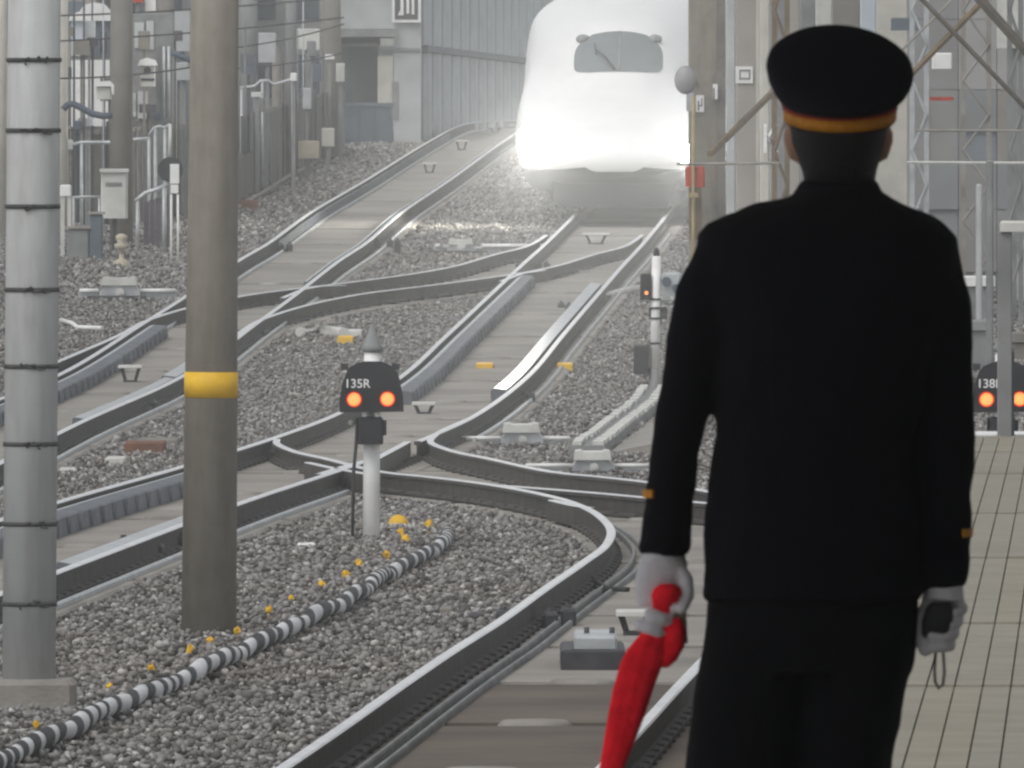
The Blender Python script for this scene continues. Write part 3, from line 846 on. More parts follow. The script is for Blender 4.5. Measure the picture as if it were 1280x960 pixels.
# ------------------------------------------------------------------ trackside bits between the rails
def antenna(x, y, w, h, label, group=None, drop=SLAB_TOP):
    """small plate on two splayed legs fixed between the rails (x,y = foot in the picture)"""
    D = depth(y, drop); s = F / D; p = at(x, y, D); W = w / s; H = h / s; z = p.z - 0.012
    root = empty('track_transponder', (p.x, D, z), label, 'transponder', group)
    mb = MB(); mb.bbox(p.x - W / 2, p.x + W / 2, D - 0.2, D + 0.2, z + H - 0.035, z + H, 0.008); mb.build('plate', 'pale', root)
    for sg in (-1, 1):
        mb = MB(); mb.hexa([(p.x + sg * W * .18 - .02, D - .05, z), (p.x + sg * W * .18 + .02, D - .05, z), (p.x + sg * W * .18 + .02, D + .05, z), (p.x + sg * W * .18 - .02, D + .05, z),
                            (p.x + sg * W * .36 - .022, D - .05, z + H - .036), (p.x + sg * W * .36 + .022, D - .05, z + H - .036), (p.x + sg * W * .36 + .022, D + .05, z + H - .036), (p.x + sg * W * .36 - .022, D + .05, z + H - .036)])
        mb.build('leg', 'dark', root)
    mb = MB(); mb.bbox(p.x - W * .3, p.x + W * .3, D - .12, D + .12, z - 0.02, z + 0.03, 0.006); mb.build('foot_plate', 'dark', root)
    return root
antenna(163, 477, 30, 22, 'pale plate on dark splayed legs between the far track rails below the guard beam')
antenna(537, 216, 18, 14, 'dark legged plate between the far track rails on the climb, nearer of two')
antenna(577, 187, 17, 13, 'dark legged plate between the far track rails, higher up the climb')
antenna(619, 166, 14, 9, 'tiny legged plate between the far track rails beside the train')
antenna(530, 517, 30, 16, 'pale low plate on legs beside the signal head on the train line')
antenna(745, 305, 34, 15, 'pale plate on legs between the rails just ahead of the train')
antenna(793, 792, 46, 32, 'pale plate on legs beside the red flag on the platform track')

def yellow_mark(x, y, w, label):
    D = depth(y, SLAB_TOP); s = F / D; p = at(x, y, D)
    mb = MB(); mb.bbox(p.x - w / 2 / s, p.x + w / 2 / s, D - 0.5, D + 0.5, p.z - 0.05, p.z + 0.055, 0.015)
    thing(mb, 'yellow_block', 'yellow', label, 'marker', (p.x, D, p.z))
yellow_mark(606, 459, 22, 'flat yellow block fixed on the slab between the guard beams')
yellow_mark(706, 459, 20, 'flat yellow block on the ballast right of the guard beams')
yellow_mark(432, 425, 20, 'orange yellow block on the ballast behind the signal finial')

def point_machine(x, y, w, label, la=70, ra=45):
    """galvanised switch machine: winged lid, body with round boss, rods either side"""
    D = depth(y, GRD); s = F / D; p = at(x, y, D); z = ZG(D); u = 1 / s
    root = empty('point_machine', (p.x, D, z), label, 'point machine', 'galvanised point machines')
    mb = MB(); mb.prism([(p.x + a * u * w / 46, z + b * u * w / 46) for a, b in ((-26, -8), (-26, 8), (-20, 16), (20, 16), (27, 8), (27, -8))], D - 0.45, D + 0.45); mb.build('body', 'galv', root)
    mb = MB(); mb.prism([(p.x + a * u * w / 46, z + b * u * w / 46) for a, b in ((-24, 16.3), (-22, 27), (-15, 28), (-12, 26), (12, 26), (15, 28), (21, 27), (23, 16.3))], D - 0.5, D + 0.4); mb.build('lid', 'pale', root)
    mb = MB(); mb.cyl((p.x + 0.01, D - 0.45, z + 7 * u), (p.x + 0.01, D - 0.56, z + 7 * u), 5.5 * u, n=16); mb.cyl((p.x + 0.01, D - 0.56, z + 7 * u), (p.x + 0.01, D - 0.6, z + 7 * u), 2.6 * u, n=12); mb.build('boss', 'pale', root)
    for sg, ln in ((-1, la), (1, ra)):
        mb = MB(); mb.bbox(min(p.x + sg * 26 * u, p.x + sg * (26 + ln) * u), max(p.x + sg * 26 * u, p.x + sg * (26 + ln) * u), D - 0.2, D + 0.1, z - 6 * u, z + 8.5 * u, 0.01); mb.build('side_tray', 'galv', root)
        mb = MB(); mb.cyl((p.x + sg * 26 * u, D - 0.25, z + 9 * u), (p.x + sg * (24 + ln) * u, D - 0.25, z + 9 * u), 2.6 * u, n=10); mb.build('rod', 'white', root)
    mb = MB()
    mb.bbox(p.x - 40 * u, p.x + 34 * u, D - 0.75, D - 0.5, z - 0.05, z + 3 * u, 0.01); mb.build('sole_plate', 'dark', root)
    return root
point_machine(652, 556, 46, 'galvanised point machine with round boss and long left rod beside the train line', 50, 36)
point_machine(741, 590, 46, 'galvanised point machine with round boss next to the uniformed sleeve', 60, 46)
point_machine(150, 372, 44, 'galvanised point machine on the ballast beyond the far track', 26, 46)
point_machine(576, 316, 30, 'small galvanised point machine above the crossover rails', 8, 80)
point_machine(842, 378, 30, 'point machine partly hidden behind the white banded post', 10, 10)

# pipes lying on the ballast
def ground_pipe(pts, r, m, label, name='ground_pipe', drop=GRD - 0.06, cat='pipe'):
    Pp = [gnd(x, y, drop) for x, y in pts]
    mb = MB(); mb.tube(Pp, r, 10)
    c = Pp[len(Pp) // 2]
    thing(mb, name, m, label, cat, (c.x, c.y, ZG(c.y)))
ground_pipe([(76, 400), (90, 404), (97, 409), (128, 410)], 0.03, 'white', 'bent white pipe on the ballast left of the far track')
ground_pipe([(555, 308), (580, 311), (640, 308)], 0.03, 'pale', 'straight pale pipe lying above the crossover rails')
ground_pipe([(375, 415), (400, 412), (430, 416)], 0.07, 'pale', 'thick pale pipe end beside the orange block behind the signal')
ground_pipe([(722, 712), (738, 722), (760, 736), (785, 737)], 0.018, 'rubber', 'thin black bond cable looping off the curved rail', 'bond_cable', SLAB_TOP - 0.03, 'cable')
ground_pipe([(800, 360), (770, 366), (752, 372)], 0.05, 'pale', 'pale pipe lying left of the white banded post')

def plank(x0, x1, yb, h, m, label, name='plank', dl=1.2, cat='plank', drop=GRD):
    D = depth(yb, drop); s = F / D
    a = at(x0, yb, D); b = at(x1, yb, D); z = a.z
    mb = MB(); mb.bbox(a.x, b.x, D, D + dl, z - 0.06, z + h / s, 0.012)
    thing(mb, name, m, label, cat, ((a.x + b.x) / 2, D, z))
plank(155, 205, 567, 14, 'rustplank', 'rusty brown plank end lying between the two left tracks')
plank(172, 222, 559, 10, 'wall_brown', 'dark brown plank lying behind the rusty plank')
plank(131, 156, 580, 8, 'pale', 'pale concrete offcut beside the rusty plank', 'concrete_block', 0.8, 'block')
plank(72, 95, 592, 6, 'pale', 'small pale concrete block next to the grey pole', 'concrete_block', 0.8, 'block')
plank(371, 394, 684, 5, 'white', 'short white board lying on ballast left of the signal post', 'board', 0.3, 'board')
plank(550, 566, 768, 9, 'wall_brown', 'small brown stone block on ballast beside the curved rail', 'stone_block', 0.5, 'block')
plank(586, 604, 776, 9, 'purple', 'dark stone block on ballast against the curved rail', 'stone_block', 0.5, 'block')
plank(430, 452, 421, 8, 'pale', 'pale slab lying behind the signal finial', 'concrete_block', 1.5, 'block')

# dark junction box with pale lid between the rails of the platform track
D = depth(836, SLAB_TOP); s = F / D; p = at(742, 836, D)
root = empty('junction_box', (p.x, D, p.z), 'dark junction box with pale lid between platform track rails by the flag', 'junction box')
mb = MB(); mb.bbox(p.x - 41 / s, p.x + 40 / s, D, D + 1.6, p.z - 0.01, p.z + 24 / s, 0.015); mb.build('case', 'dark', root)
mb = MB(); mb.bbox(p.x - 24 / s, p.x + 30 / s, D + 0.1, D + 1.5, p.z + 24 / s + 0.001, p.z + 40 / s, 0.015); mb.build('lid', 'galv', root)
for dx in (-8, 24):
    mb = MB(); mb.cyl((p.x + dx / s, D + 0.7, p.z + 0.165), (p.x + dx / s, D + 0.7, p.z + 0.225), 0.016, n=8); mb.build('bolt', 'dark', root)

# pale concrete pads near the platform
# cable trough with lids
tx = [(728, 562), (762, 536), (800, 507), (812, 488)]
TP = [gnd(x, y, GRD - 0.05) for x, y in tx]
tD = np.array([q.y for q in TP]); tX = np.array([q.x for q in TP]); oo = np.argsort(tD)
tf = lambda d: float(np.interp(d, tD[oo], tX[oo]))
root = empty('cable_trough', (tf(155), 155, ZG(155)), 'concrete cable trough with row of pale lids between the point machines', 'cable trough')
mb = MB(); q = tD.min(); DD = np.linspace(tD.min(), tD.max(), 14)
rings = [[(tf(d) - 0.17, d, ZG(d) - 0.1), (tf(d) + 0.26, d, ZG(d) - 0.1), (tf(d) + 0.22, d, ZG(d) + 0.09), (tf(d) - 0.13, d, ZG(d) + 0.09)] for d in DD]
mb.rings(rings, 0, True, False); mb.build('channel', 'grey', root)
q = tD.min() + 0.1
while q < tD.max() - 1.2:
    for off, wd in ((-0.11, 0.09), (0.10, 0.11)):
        mb = MB(); jx = random.uniform(-0.012, 0.012); z = ZG(q) + 0.092; e = q + 1.05
        mb.hexa([(tf(q) + off + jx, q, z), (tf(q) + off + wd + jx, q, z), (tf(e) + off + wd + jx, e, ZG(e) + .092), (tf(e) + off + jx, e, ZG(e) + .092),
                 (tf(q) + off + jx, q, z + .04), (tf(q) + off + wd + jx, q, z + .04), (tf(e) + off + wd + jx, e, ZG(e) + .132), (tf(e) + off + jx, e, ZG(e) + .132)])
        mb.build('trough_lid', 'pale', root)
    q += random.uniform(1.2, 1.9)
# sloping concrete apron beside the trough
mb = MB()
mb.rings([[(tf(d) + 0.27, d, ZG(d) - 0.1), (tf(d) + 0.95, d, ZG(d) - 0.1), (tf(d) + 0.95, d, ZG(d) + 0.16), (tf(d) + 0.27, d, ZG(d) + 0.02)] for d in DD], 0, True, False)
thing(mb, 'concrete_apron', 'concrete', 'sloping concrete apron beside the lidded cable trough', 'apron', (tf(155) + 0.6, 155, ZG(155)))

# ------------------------------------------------------------------ white banded post with dark relay boxes
D = depth(492, GRD); s = F / D; b = at(818, 492, D); b.z = ZG(D)
root = empty('banded_post', b, 'white post with black bands and dark relay boxes beside the train line', 'post')
X_ = lambda x: (x - 640) / s
Z_ = lambda y: HC - (y - HOR) / s
mb = MB(); mb.cyl((X_(818), D, b.z - .3), (X_(818.3), D, Z_(462)), 7.5 / s, 7 / s, 14); mb.build('base_sleeve', 'grey', root)
mb = MB(); mb.cyl((X_(818.3), D, Z_(463)), (X_(820.5), D, Z_(320)), 6 / s, 5.6 / s, 16); mb.build('shaft', 'white', root)
mb = MB(); mb.lathe((X_(820.5), D, Z_(321)), [(4 / s, 0), (4 / s, 8 / s), (2 / s, 11 / s), (.2 / s, 12 / s)], 10); mb.build('cap', 'dark', root)
for y in (374, 385, 398, 429):
    mb = MB(); mb.cyl((X_(819), D, Z_(y + 1.3)), (X_(819), D, Z_(y - 1.3)), 7.2 / s, n=16); mb.build('band', 'dark', root)
bx = MB(); bx.bbox(X_(800), X_(814), D - .08, D + .12, Z_(375), Z_(342), 0.012); rb_ = bx.build('relay_box', 'black', root)
mb = MB(); mb.cyl((X_(808), D - .082, Z_(366)), (X_(808), D - .1, Z_(366)), 2.4 / s, n=10); mb.build('pilot_lamp', 'lamp_orange', rb_)
mb = MB(); mb.bbox(X_(792), X_(811.5), D - .1, D + .12, Z_(468), Z_(431), 0.015); mb.build('relay_box', 'dark', root)
mb = MB(); mb.bbox(X_(811), X_(834), D - .02, D + .1, Z_(399), Z_(384), 0.01); mb.build('bracket', 'dark', root)
mb = MB(); mb.bbox(X_(827), X_(852), D - .1, D + .15, Z_(370), Z_(340), 0.03); mb.build('mechanism_case', 'galv', root)
mb = MB(); mb.cyl((X_(833), D - .101, Z_(352)), (X_(833), D - .14, Z_(352)), 6 / s, n=14); mb.cyl((X_(845), D - .101, Z_(360)), (X_(845), D - .14, Z_(360)), 5 / s, n=14); mb.build('dial', 'dkblue', root)

# ------------------------------------------------------------------ the train
TD = 262.0
THEAD = 0.022
def tz(D): return float(ZR(D))
TX0 = (768 - 640) * TD / F
def tpt(t, x, z):
    D = TD + t
    return (TX0 + THEAD * t + x, D, tz(max(D, TD)) + z)
# half sections: bottom edge, skirt, bulge low, bulge max, shoulder, upper side, canopy side, roof shoulder, roof
SEC = {
    0.00: [(0.30, 0.74), (0.42, 0.78), (0.50, 0.84), (0.52, 0.90), (0.46, 0.97), (0.36, 1.01), (0.24, 1.04), (0.12, 1.06), (0, 1.06)],
    0.25: [(0.55, 0.64), (0.78, 0.72), (0.92, 0.82), (0.95, 0.95), (0.86, 1.10), (0.66, 1.18), (0.44, 1.22), (0.22, 1.25), (0, 1.26)],
    0.80: [(0.78, 0.56), (1.08, 0.66), (1.25, 0.84), (1.29, 1.05), (1.16, 1.30), (0.88, 1.40), (0.58, 1.44), (0.28, 1.47), (0, 1.48)],
    1.60: [(0.95, 0.48), (1.25, 0.60), (1.44, 0.84), (1.50, 1.15), (1.36, 1.50), (1.02, 1.62), (0.68, 1.66), (0.32, 1.71), (0, 1.73)],
    2.60: [(1.08, 0.40), (1.38, 0.54), (1.57, 0.86), (1.63, 1.25), (1.48, 1.68), (1.08, 1.80), (0.72, 1.88), (0.36, 1.98), (0, 2.01)],
    3.60: [(1.18, 0.34), (1.45, 0.50), (1.64, 0.88), (1.69, 1.32), (1.54, 1.80), (1.10, 1.95), (0.78, 2.10), (0.44, 2.30), (0, 2.36)],
    4.60: [(1.25, 0.30), (1.50, 0.46), (1.67, 0.88), (1.71, 1.36), (1.58, 1.88), (1.16, 2.10), (0.88, 2.42), (0.55, 2.72), (0, 2.82)],
    5.60: [(1.30, 0.28), (1.54, 0.44), (1.68, 0.88), (1.72, 1.38), (1.61, 1.94), (1.28, 2.28), (1.02, 2.70), (0.64, 3.04), (0, 3.16)],
    7.20: [(1.35, 0.26), (1.58, 0.42), (1.68, 0.88), (1.71, 1.38), (1.64, 1.98), (1.46, 2.48), (1.20, 2.95), (0.74, 3.28), (0, 3.39)],
    9.00: [(1.38, 0.25), (1.60, 0.40), (1.68, 0.88), (1.69, 1.38), (1.67, 2.00), (1.60, 2.58), (1.38, 3.12), (0.86, 3.46), (0, 3.55)],
    11.0: [(1.40, 0.25), (1.62, 0.40), (1.68, 0.88), (1.68, 1.38), (1.68, 2.00), (1.66, 2.62), (1.48, 3.18), (0.93, 3.51), (0, 3.60)],
}
TS = np.array(sorted(SEC)); ARR = np.array([SEC[t] for t in TS])          # stations x 9 x 2
def section(t):
    t = min(t, 11.0)
    pts = np.array([[pchip(TS, ARR[:, j, c], t) for c in (0, 1)] for j in range(9)])
    # smooth across
    u = np.arange(9.0); q = np.linspace(0, 8, 41)
    mx = pts.copy()
    def cr(v):
        out = []
        for qq in q:
            i = min(int(qq), 7); f = qq - i
            p0 = v[max(i - 1, 0)]; p1 = v[i]; p2 = v[i + 1]; p3 = v[i + 2] if i + 2 < 9 else (v[7] if c_even else -v[7])
            out.append(0.5 * (2 * p1 + (p2 - p0) * f + (2 * p0 - 5 * p1 + 4 * p2 - p3) * f * f + (3 * p1 - p0 - 3 * p2 + p3) * f ** 3))
        return np.array(out)
    c_even = False; xs = cr(pts[:, 0]); c_even = True; zs = cr(pts[:, 1])
    return xs, zs
troot = empty('bullet_train', tpt(0, 0, 0), 'white bullet train with lit headlights approaching on the climbing track', 'train')
mb = MB()
rings = []
ts = list(np.concatenate([np.linspace(0, 1.6, 14), np.linspace(1.75, 11, 44), [14, 20, 27]]))
zcut = 0.74
for t in ts:
    xs, zs = section(t)
    half = [(xs[i], zs[i]) for i in range(len(xs))]
    full = [tpt(t, -x, z) for x, z in half] + [tpt(t, x, z) for x, z in half[-2::-1]]
    rings.append(full)
mb.rings(rings, 0, True, True)
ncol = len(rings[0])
mb.mi = [1 if (i < (len(rings) - 1) * ncol and ((i % ncol) < 8 or (i % ncol) >= ncol - 9)) else 0 for i in range(len(mb.f))]  # lower rows take the dark skirt colour, painted shade beneath the nose
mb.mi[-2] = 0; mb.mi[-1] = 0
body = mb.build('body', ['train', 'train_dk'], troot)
# under-skirt / snow plough
mb = MB()
for t0, t1, wd in ((1.3, 3.2, 1.05), (3.2, 26, 1.3)):
    a = tpt(t0, 0, 0.12); c = tpt(t1, 0, 0.12)
    mb.hexa([(a[0] - wd * .8, a[1], a[2]), (a[0] + wd * .8, a[1], a[2]), (c[0] + wd, c[1], c[2]), (c[0] - wd, c[1], c[2]),
             (a[0] - wd, a[1], a[2] + .45), (a[0] + wd, a[1], a[2] + .45), (c[0] + wd, c[1], c[2] + .45), (c[0] - wd, c[1], c[2] + .45)])
mb.build('skirt', 'train_dk', troot)
for t in (5, 7.5, 20, 22.5):
    for sx in (-1, 1):
        mb = MB(); c = tpt(t, sx * 0.75, 0.43); mb.cyl((c[0] - .06, c[1], c[2]), (c[0] + .06, c[1], c[2]), 0.43, n=20); mb.build('wheel', 'dark', troot)
# following cars
for k in range(2):
    xs, zs = section(11)
    mb = MB(); t0, t1 = 27.6 + k * 25, 52.0 + k * 25
    mb.rings([[tpt(t, -x, z) for x, z in zip(xs, zs)] + [tpt(t, x, z) for x, z in list(zip(xs, zs))[-2::-1]] for t in (t0, t1)], 0, True, True); mb.build('car_body', 'train', troot)
def topz(t, x):
    xs, zs = section(t)
    i = np.where(np.arange(len(xs)) > 18)[0]
    o = np.argsort(xs[i]); return float(np.interp(abs(x), xs[i][o], zs[i][o]))
# windscreen: rounded patch lying 12 mm proud of the cockpit bulge
def patch(name, m, x0, x1, t0, t1, lift, parent, nx=22, ny=14, ex=4.0, bow=0.32):
    mb = MB(); V = []; Fs = []
    cx, ct = (x0 + x1) / 2, (t0 + t1) / 2; hx, ht = (x1 - x0) / 2, (t1 - t0) / 2
    for j in range(ny + 1):
        b_ = -1 + 2 * j / ny
        lim = (1 - min(1, abs(b_) ** ex)) ** (1 / ex) if abs(b_) < 1 else 0.0
        lim = max(lim, 0.62)
        for i in range(nx + 1):
            a_ = (-1 + 2 * i / nx) * lim
            x = cx + hx * a_; t = ct + ht * b_ - bow * (1 - (a_) ** 2) * (1 - j / ny)
            zz = topz(t, x)
            V.append(tpt(t, x, zz + lift))
    for j in range(ny):
        for i in range(nx):
            k = j * (nx + 1) + i
            Fs.append((k, k + 1, k + nx + 2, k + nx + 1))
    mb.add(V, Fs, 0, True)
    return mb.build(name, m, parent)
ws = patch('windscreen', 'glass', -0.74, 0.74, 3.80, 4.95, 0.014, troot)
mb = MB()   # frame bar in the middle of the screen
mb.tube([tpt(t, 0.02, topz(t, 0.02) + 0.02) for t in np.linspace(3.52, 4.92, 7)], 0.014, 6); mb.build('centre_bar', 'grey', ws)
mb = MB(); mb.tube([tpt(3.52, -0.05, topz(3.52, 0.05) + 0.03), tpt(3.85, -0.2, topz(3.95, 0.2) + 0.045), tpt(4.3, -0.38, topz(4.3, 0.38) + 0.04)], 0.02, 6)
mb.tube([tpt(4.1, -0.36, topz(4.1, 0.36) + 0.05), tpt(4.5, -0.40, topz(4.5, 0.40) + 0.04)], 0.013, 6); mb.build('wiper', 'black', ws)
for sx in (-1, 1):
    mb = MB(); c = tpt(4.95, sx * 0.60, topz(4.95, 0.60)); mb.ball(c, (0.12, 0.16, 0.08)); mb.build('corner_fairing', 'grey', ws)
# headlights: lit lenses on the flanks of the bulges, enlarged to stand in for their glare
for sx in (-1, 1):
    mb = MB(); V = []; Fs = []; nn = 14
    # ellipse patch on the bulge, normal found numerically
    tc = 1.45; jc = 14.0
    def surf(t, q):
        xs, zs = section(t)
        return Vector(tpt(t, sx * float(np.interp(q, np.arange(41), xs)), float(np.interp(q, np.arange(41), zs))))
    rr = []
    for ri in (0.02, 0.5, 0.8, 1.0):
        ring = []
        for k in range(18):
            a = 2 * math.pi * k / 18
            t = tc + 1.1 * ri * math.cos(a); q = jc + 5.2 * ri * math.sin(a)
            p = surf(t, q); du = surf(t + .05, q) - surf(t - .05, q); dv = surf(t, q + .3) - surf(t, q - .3)
            nrm = du.cross(dv).normalized()
            if nrm.x * sx < 0: nrm = -nrm
            ring.append(p + nrm * (0.02 if ri < 0.99 else 0.004))
        rr.append(ring)
    mb.rings(rr, 0, True, True)
    hl = mb.build('headlight', 'headlight', troot)
    sp = bpy.data.lights.new('headlight_beam', 'SPOT'); sp.energy = 5000; sp.spot_size = R(7); sp.spot_blend = 0.7; sp.shadow_soft_size = 0.15; sp.color = (1, 0.97, 0.9)
    so = bpy.data.objects.new('headlight_beam', sp); col.objects.link(so); so.parent = hl
    c = surf(tc - 0.6, jc); c = Vector((c.x, c.y - 0.7, c.z + 0.05))
    so.location = c - wloc(hl)
    tgt = Vector((0.0, 0, 2.6)); so.rotation_euler = (c - tgt).to_track_quat('Z', 'Y').to_euler()
# side stripe
for sx in (-1, 1):
    mb = MB(); a = tpt(9, sx * 1.695, 1.55); c = tpt(26.9, sx * 1.695, 1.55)
    mb.hexa([(a[0], a[1], a[2]), (a[0] + .008 * sx, a[1], a[2]), (c[0] + .008 * sx, c[1], c[2]), (c[0], c[1], c[2]), (a[0], a[1], a[2] + .25), (a[0] + .008 * sx, a[1], a[2] + .25), (c[0] + .008 * sx, c[1], c[2] + .25), (c[0], c[1], c[2] + .25)])
    mb.build('side_stripe', 'train_blue', troot)

# ------------------------------------------------------------------ background: far side of the tracks
def pbox(mb, x0, x1, y0, y1, D, th=0.2, mi=0):
    a = at(x0, y1, D); b = at(x1, y0, D)
    return mb.box(a.x, b.x, D, D + th, a.z, b.z, mi)
def pbx(mb, x0, x1, y0, y1, D, th=0.2, b=0.02):
    p = at(x0, y1, D); q = at(x1, y0, D)
    return mb.bbox(p.x, q.x, D, D + th, p.z, q.z, b)
def pz(y, D): return HC - (y - HOR) * D / F
def px(x, D): return (x - 640) * D / F
def proot_(name, x, D, label, cat, group=None, z=None):
    return empty(name, (px(x, D), D, ZG(D) if z is None else z), label, cat, group)
def bgpole(x0, x1, D, m, label, top=-160, n=18, name='lineside_pole', xt=0):
    s = F / D; r = (x1 - x0) / 2 / s; c = px((x0 + x1) / 2, D)
    root = empty(name, (c, D, ZG(D)), label, 'pole', 'lineside poles')
    mb = MB(); mb.cyl((c, D, ZG(D) - .3), (c + xt / s, D, pz(top, D)), r * 1.05, r * .96, n); mb.build('shaft', m, root)
    return root

# retaining wall running along the far side, in panels
root = empty('retaining_wall', (px(160, 262), 262, ZG(262)), 'stained concrete retaining wall behind the far track', 'wall')
wx = [-40, 30, 88, 126, 170, 236, 300, 336, 372, 404, 432]
wd = [268, 267, 266, 266, 267, 272, 284, 294, 306, 316, 326]
wt = [170, 168, 166, 168, 164, 160, 150, 140, 128, 120, 118]
for i in range(len(wx) - 1):
    mb = MB(); D0, D1 = wd[i], wd[i + 1]
    a = (px(wx[i], D0) + .012, D0); b = (px(wx[i + 1], D1) - .012, D1)
    z0 = ZG(D0) - .4; z1 = ZG(D1) - .4; h0 = pz(wt[i], D0); h1 = pz(wt[i + 1], D1)
    th = .35
    mb.hexa([(a[0], a[1], z0), (b[0], b[1], z1), (b[0], b[1] + th, z1), (a[0], a[1] + th, z0), (a[0], a[1], h0), (b[0], b[1], h1), (b[0], b[1] + th, h1), (a[0], a[1] + th, h0)])
    mb.build('wall_panel', random.choice(['wall_brown', 'grey', 'wall_brown']), root)
    mb = MB(); 
    mb.hexa([(a[0], a[1] - .08, h0 + .002), (b[0], b[1] - .08, h1 + .002), (b[0], b[1] + th, h1 + .002), (a[0], a[1] + th, h0 + .002), (a[0], a[1] - .08, h0 + .07), (b[0], b[1] - .08, h1 + .07), (b[0], b[1] + th, h1 + .07), (a[0], a[1] + th, h0 + .07)])
    mb.build('coping', 'concrete', root)
for i in range(64):
    x = random.uniform(78, 428)
    Dw = float(np.interp(x, wx, wd)) - random.uniform(.3, 1.2); yt = random.uniform(-150, 150) if random.random() < .5 else random.uniform(60, 165)
    yb = HOR + (HC - ZG(Dw)) * F / Dw; w_ = random.uniform(1.2, 3.0)
    m = random.choice(['galv', 'grey', 'dark', 'pole_far', 'wall_brown', 'opening', 'dkblue', 'purple'])
    mb = MB(); c = px(x, Dw)
    if i % 2:
        mb.cyl((c, Dw, ZG(Dw) - .2), (c, Dw, pz(yt, Dw)), w_ / 2 * Dw / F, n=8); mb.build('conduit', m, root)
    else:
        y0 = random.uniform(20, 175); mb.bbox(c - w_ * .05, c + w_ * .05, Dw - .15, Dw + .1, pz(y0 + random.uniform(8, 30), Dw), pz(y0, Dw), .01)
        mb.box(c - .02, c + .02, Dw - .02, Dw + .04, ZG(Dw) - .2, pz(y0 + 10, Dw)); mb.build('wall_box', m, root)
# low sloped kerb wall in front with pale coping (right of the brown pole)
mb = MB(); rings = []
for x, yb, yt in ((285, 262, 206), (318, 238, 186), (352, 214, 174), (400, 190, 160), (430, 176, 156)):
    D = depth(yb, GRD); rings.append([(px(x, D) - .25, D, ZG(D) - .3), (px(x, D) + .02, D, ZG(D) - .3), (px(x, D) + .02, D, pz(yt, D)), (px(x, D) - .25, D, pz(yt, D))])
mb.rings(rings, 0, True, False)
thing(mb, 'kerb_wall', 'wall_brown', 'low dark kerb wall stepping up beside the far track ballast', 'wall', (px(350, 260), 260, ZG(260)))
ground_pipe([(299, 258), (330, 240), (362, 219), (395, 203)], 0.035, 'concrete', 'pale duct following the foot of the dark kerb wall', 'cable_duct')
plank(300, 322, 262, 12, 'rustplank', 'small brown box at the foot of the kerb wall beside the brown pole', 'lineside_box', .6, 'box')

# poles
bgpole(138, 166, 255, 'pole_far', 'taupe concrete pole carrying the beige cabinet, beside the white cubicle')
bgpole(196, 218, 280, 'pole_far', 'taupe pole behind the grey relay cabinet')
bgpole(74, 85, 262, 'cream', 'thin beige pole next to the strapped grey pole')
bgpole(-4, 9, 258, 'cream', 'beige pole partly hidden behind the strapped grey pole')
bgpole(299, 322, 292, 'grey', 'grey pole emerging behind the brown banded pole')
bgpole(357, 371, 300, 'grey', 'slim dark grey pole left of the pale hoarding')
bgpole(403, 426, 318, 'pole_far', 'taupe pole standing against the dark trackside doorway')
bgpole(340, 352, 306, 'wall_brown', 'brown post behind the white notice board', top=60)

# white cubicle
D = 272
root = proot_('equipment_cubicle', 113, D, 'white equipment cubicle with blue grey upper panels and rounded hood', 'cubicle')
mb = MB(); pbox(mb, 88, 138, 22, 165, D, 1.2); mb.box(px(90, D), px(136, D), D + .1, D + 1.1, ZG(D) - .2, pz(165, D) + .01); mb.build('frame', 'grey', root)
for x0, x1, y0, y1, m in ((89, 117, 26, 70, 'pale_blue'), (118.5, 137, 26, 70, 'bluegrey'), (89, 110.5, 75, 158, 'white'), (112.5, 137, 75, 158, 'white')):
    if m == 'pale_blue' and m not in M: M[m] = mat('pale_blue_panel', (0.50, 0.55, 0.60), 0.5, 0, 0.08, 2)
    mb = MB(); pbox(mb, x0, x1, y0, y1, D - .03, .028); mb.build('panel', m, root)
mb = MB(); mb.prism([(px(a, D), pz(b, D)) for a, b in ((86, 26), (88, 19), (100, 14), (105, 6), (118, 3), (130, 5), (139, 16), (139, 26))], D - .12, D + 1.25); mb.build('hood', 'white', root)
mb = MB(); mb.prism([(px(a, D), pz(b, D)) for a, b in ((106, 70), (118, 50), (124, 70))], D - .05, D - .032); mb.build('stripe', 'bluegrey', root)

# grey relay cabinet with lamp unit
D = 268
root = proot_('relay_cabinet', 192, D, 'tall grey relay cabinet with vertical pipes beside the taupe pole', 'cabinet')
mb = MB(); pbx(mb, 166, 216, 16, 152, D, .8); mb.box(px(168, D), px(214, D), D + .05, D + .75, ZG(D) - .2, pz(151, D)); mb.build('case', 'lg2', root) if False else mb.build('case', 'grey', root)
for x0, x1, y0, y1, m in ((168, 180, 28, 60, 'lgrey'), (183, 192, 26, 62, 'lgrey'), (160, 170, 116, 146, 'lgrey'), (172, 186, 114, 148, 'lgrey')):
    mb = MB(); pbox(mb, x0, x1, y0, y1, D - .04, .038); mb.build('door_panel', m, root)
for x in (205, 211):
    mb = MB(); mb.cyl((px(x, D), D - .06, pz(148, D)), (px(x, D), D - .06, pz(58, D)), .025, n=8); mb.build('pipe', 'galv', root)
D = 266
root = proot_('lamp_unit', 184, D, 'white hooded lamp unit mounted on the grey relay cabinet', 'lamp', z=pz(110, D))
mb = MB(); pbx(mb, 175, 194, 82, 108, D, .2); mb.build('housing', 'pale', root)
mb = MB(); mb.prism([(px(a, D), pz(b, D)) for a, b in ((172, 82), (175, 75), (184, 72), (194, 75), (197, 82))], D - .1, D + .22); mb.build('hood', 'white', root)
mb = MB(); mb.cyl((px(184.5, D), D - .002, pz(88, D)), (px(184.5, D), D - .05, pz(88, D)), .06, n=14); mb.build('lens', 'dark', root)
mb = MB(); pbox(mb, 176, 193, 98, 101, D - .02, .018); mb.build('slot', 'dark', root)
D = 252
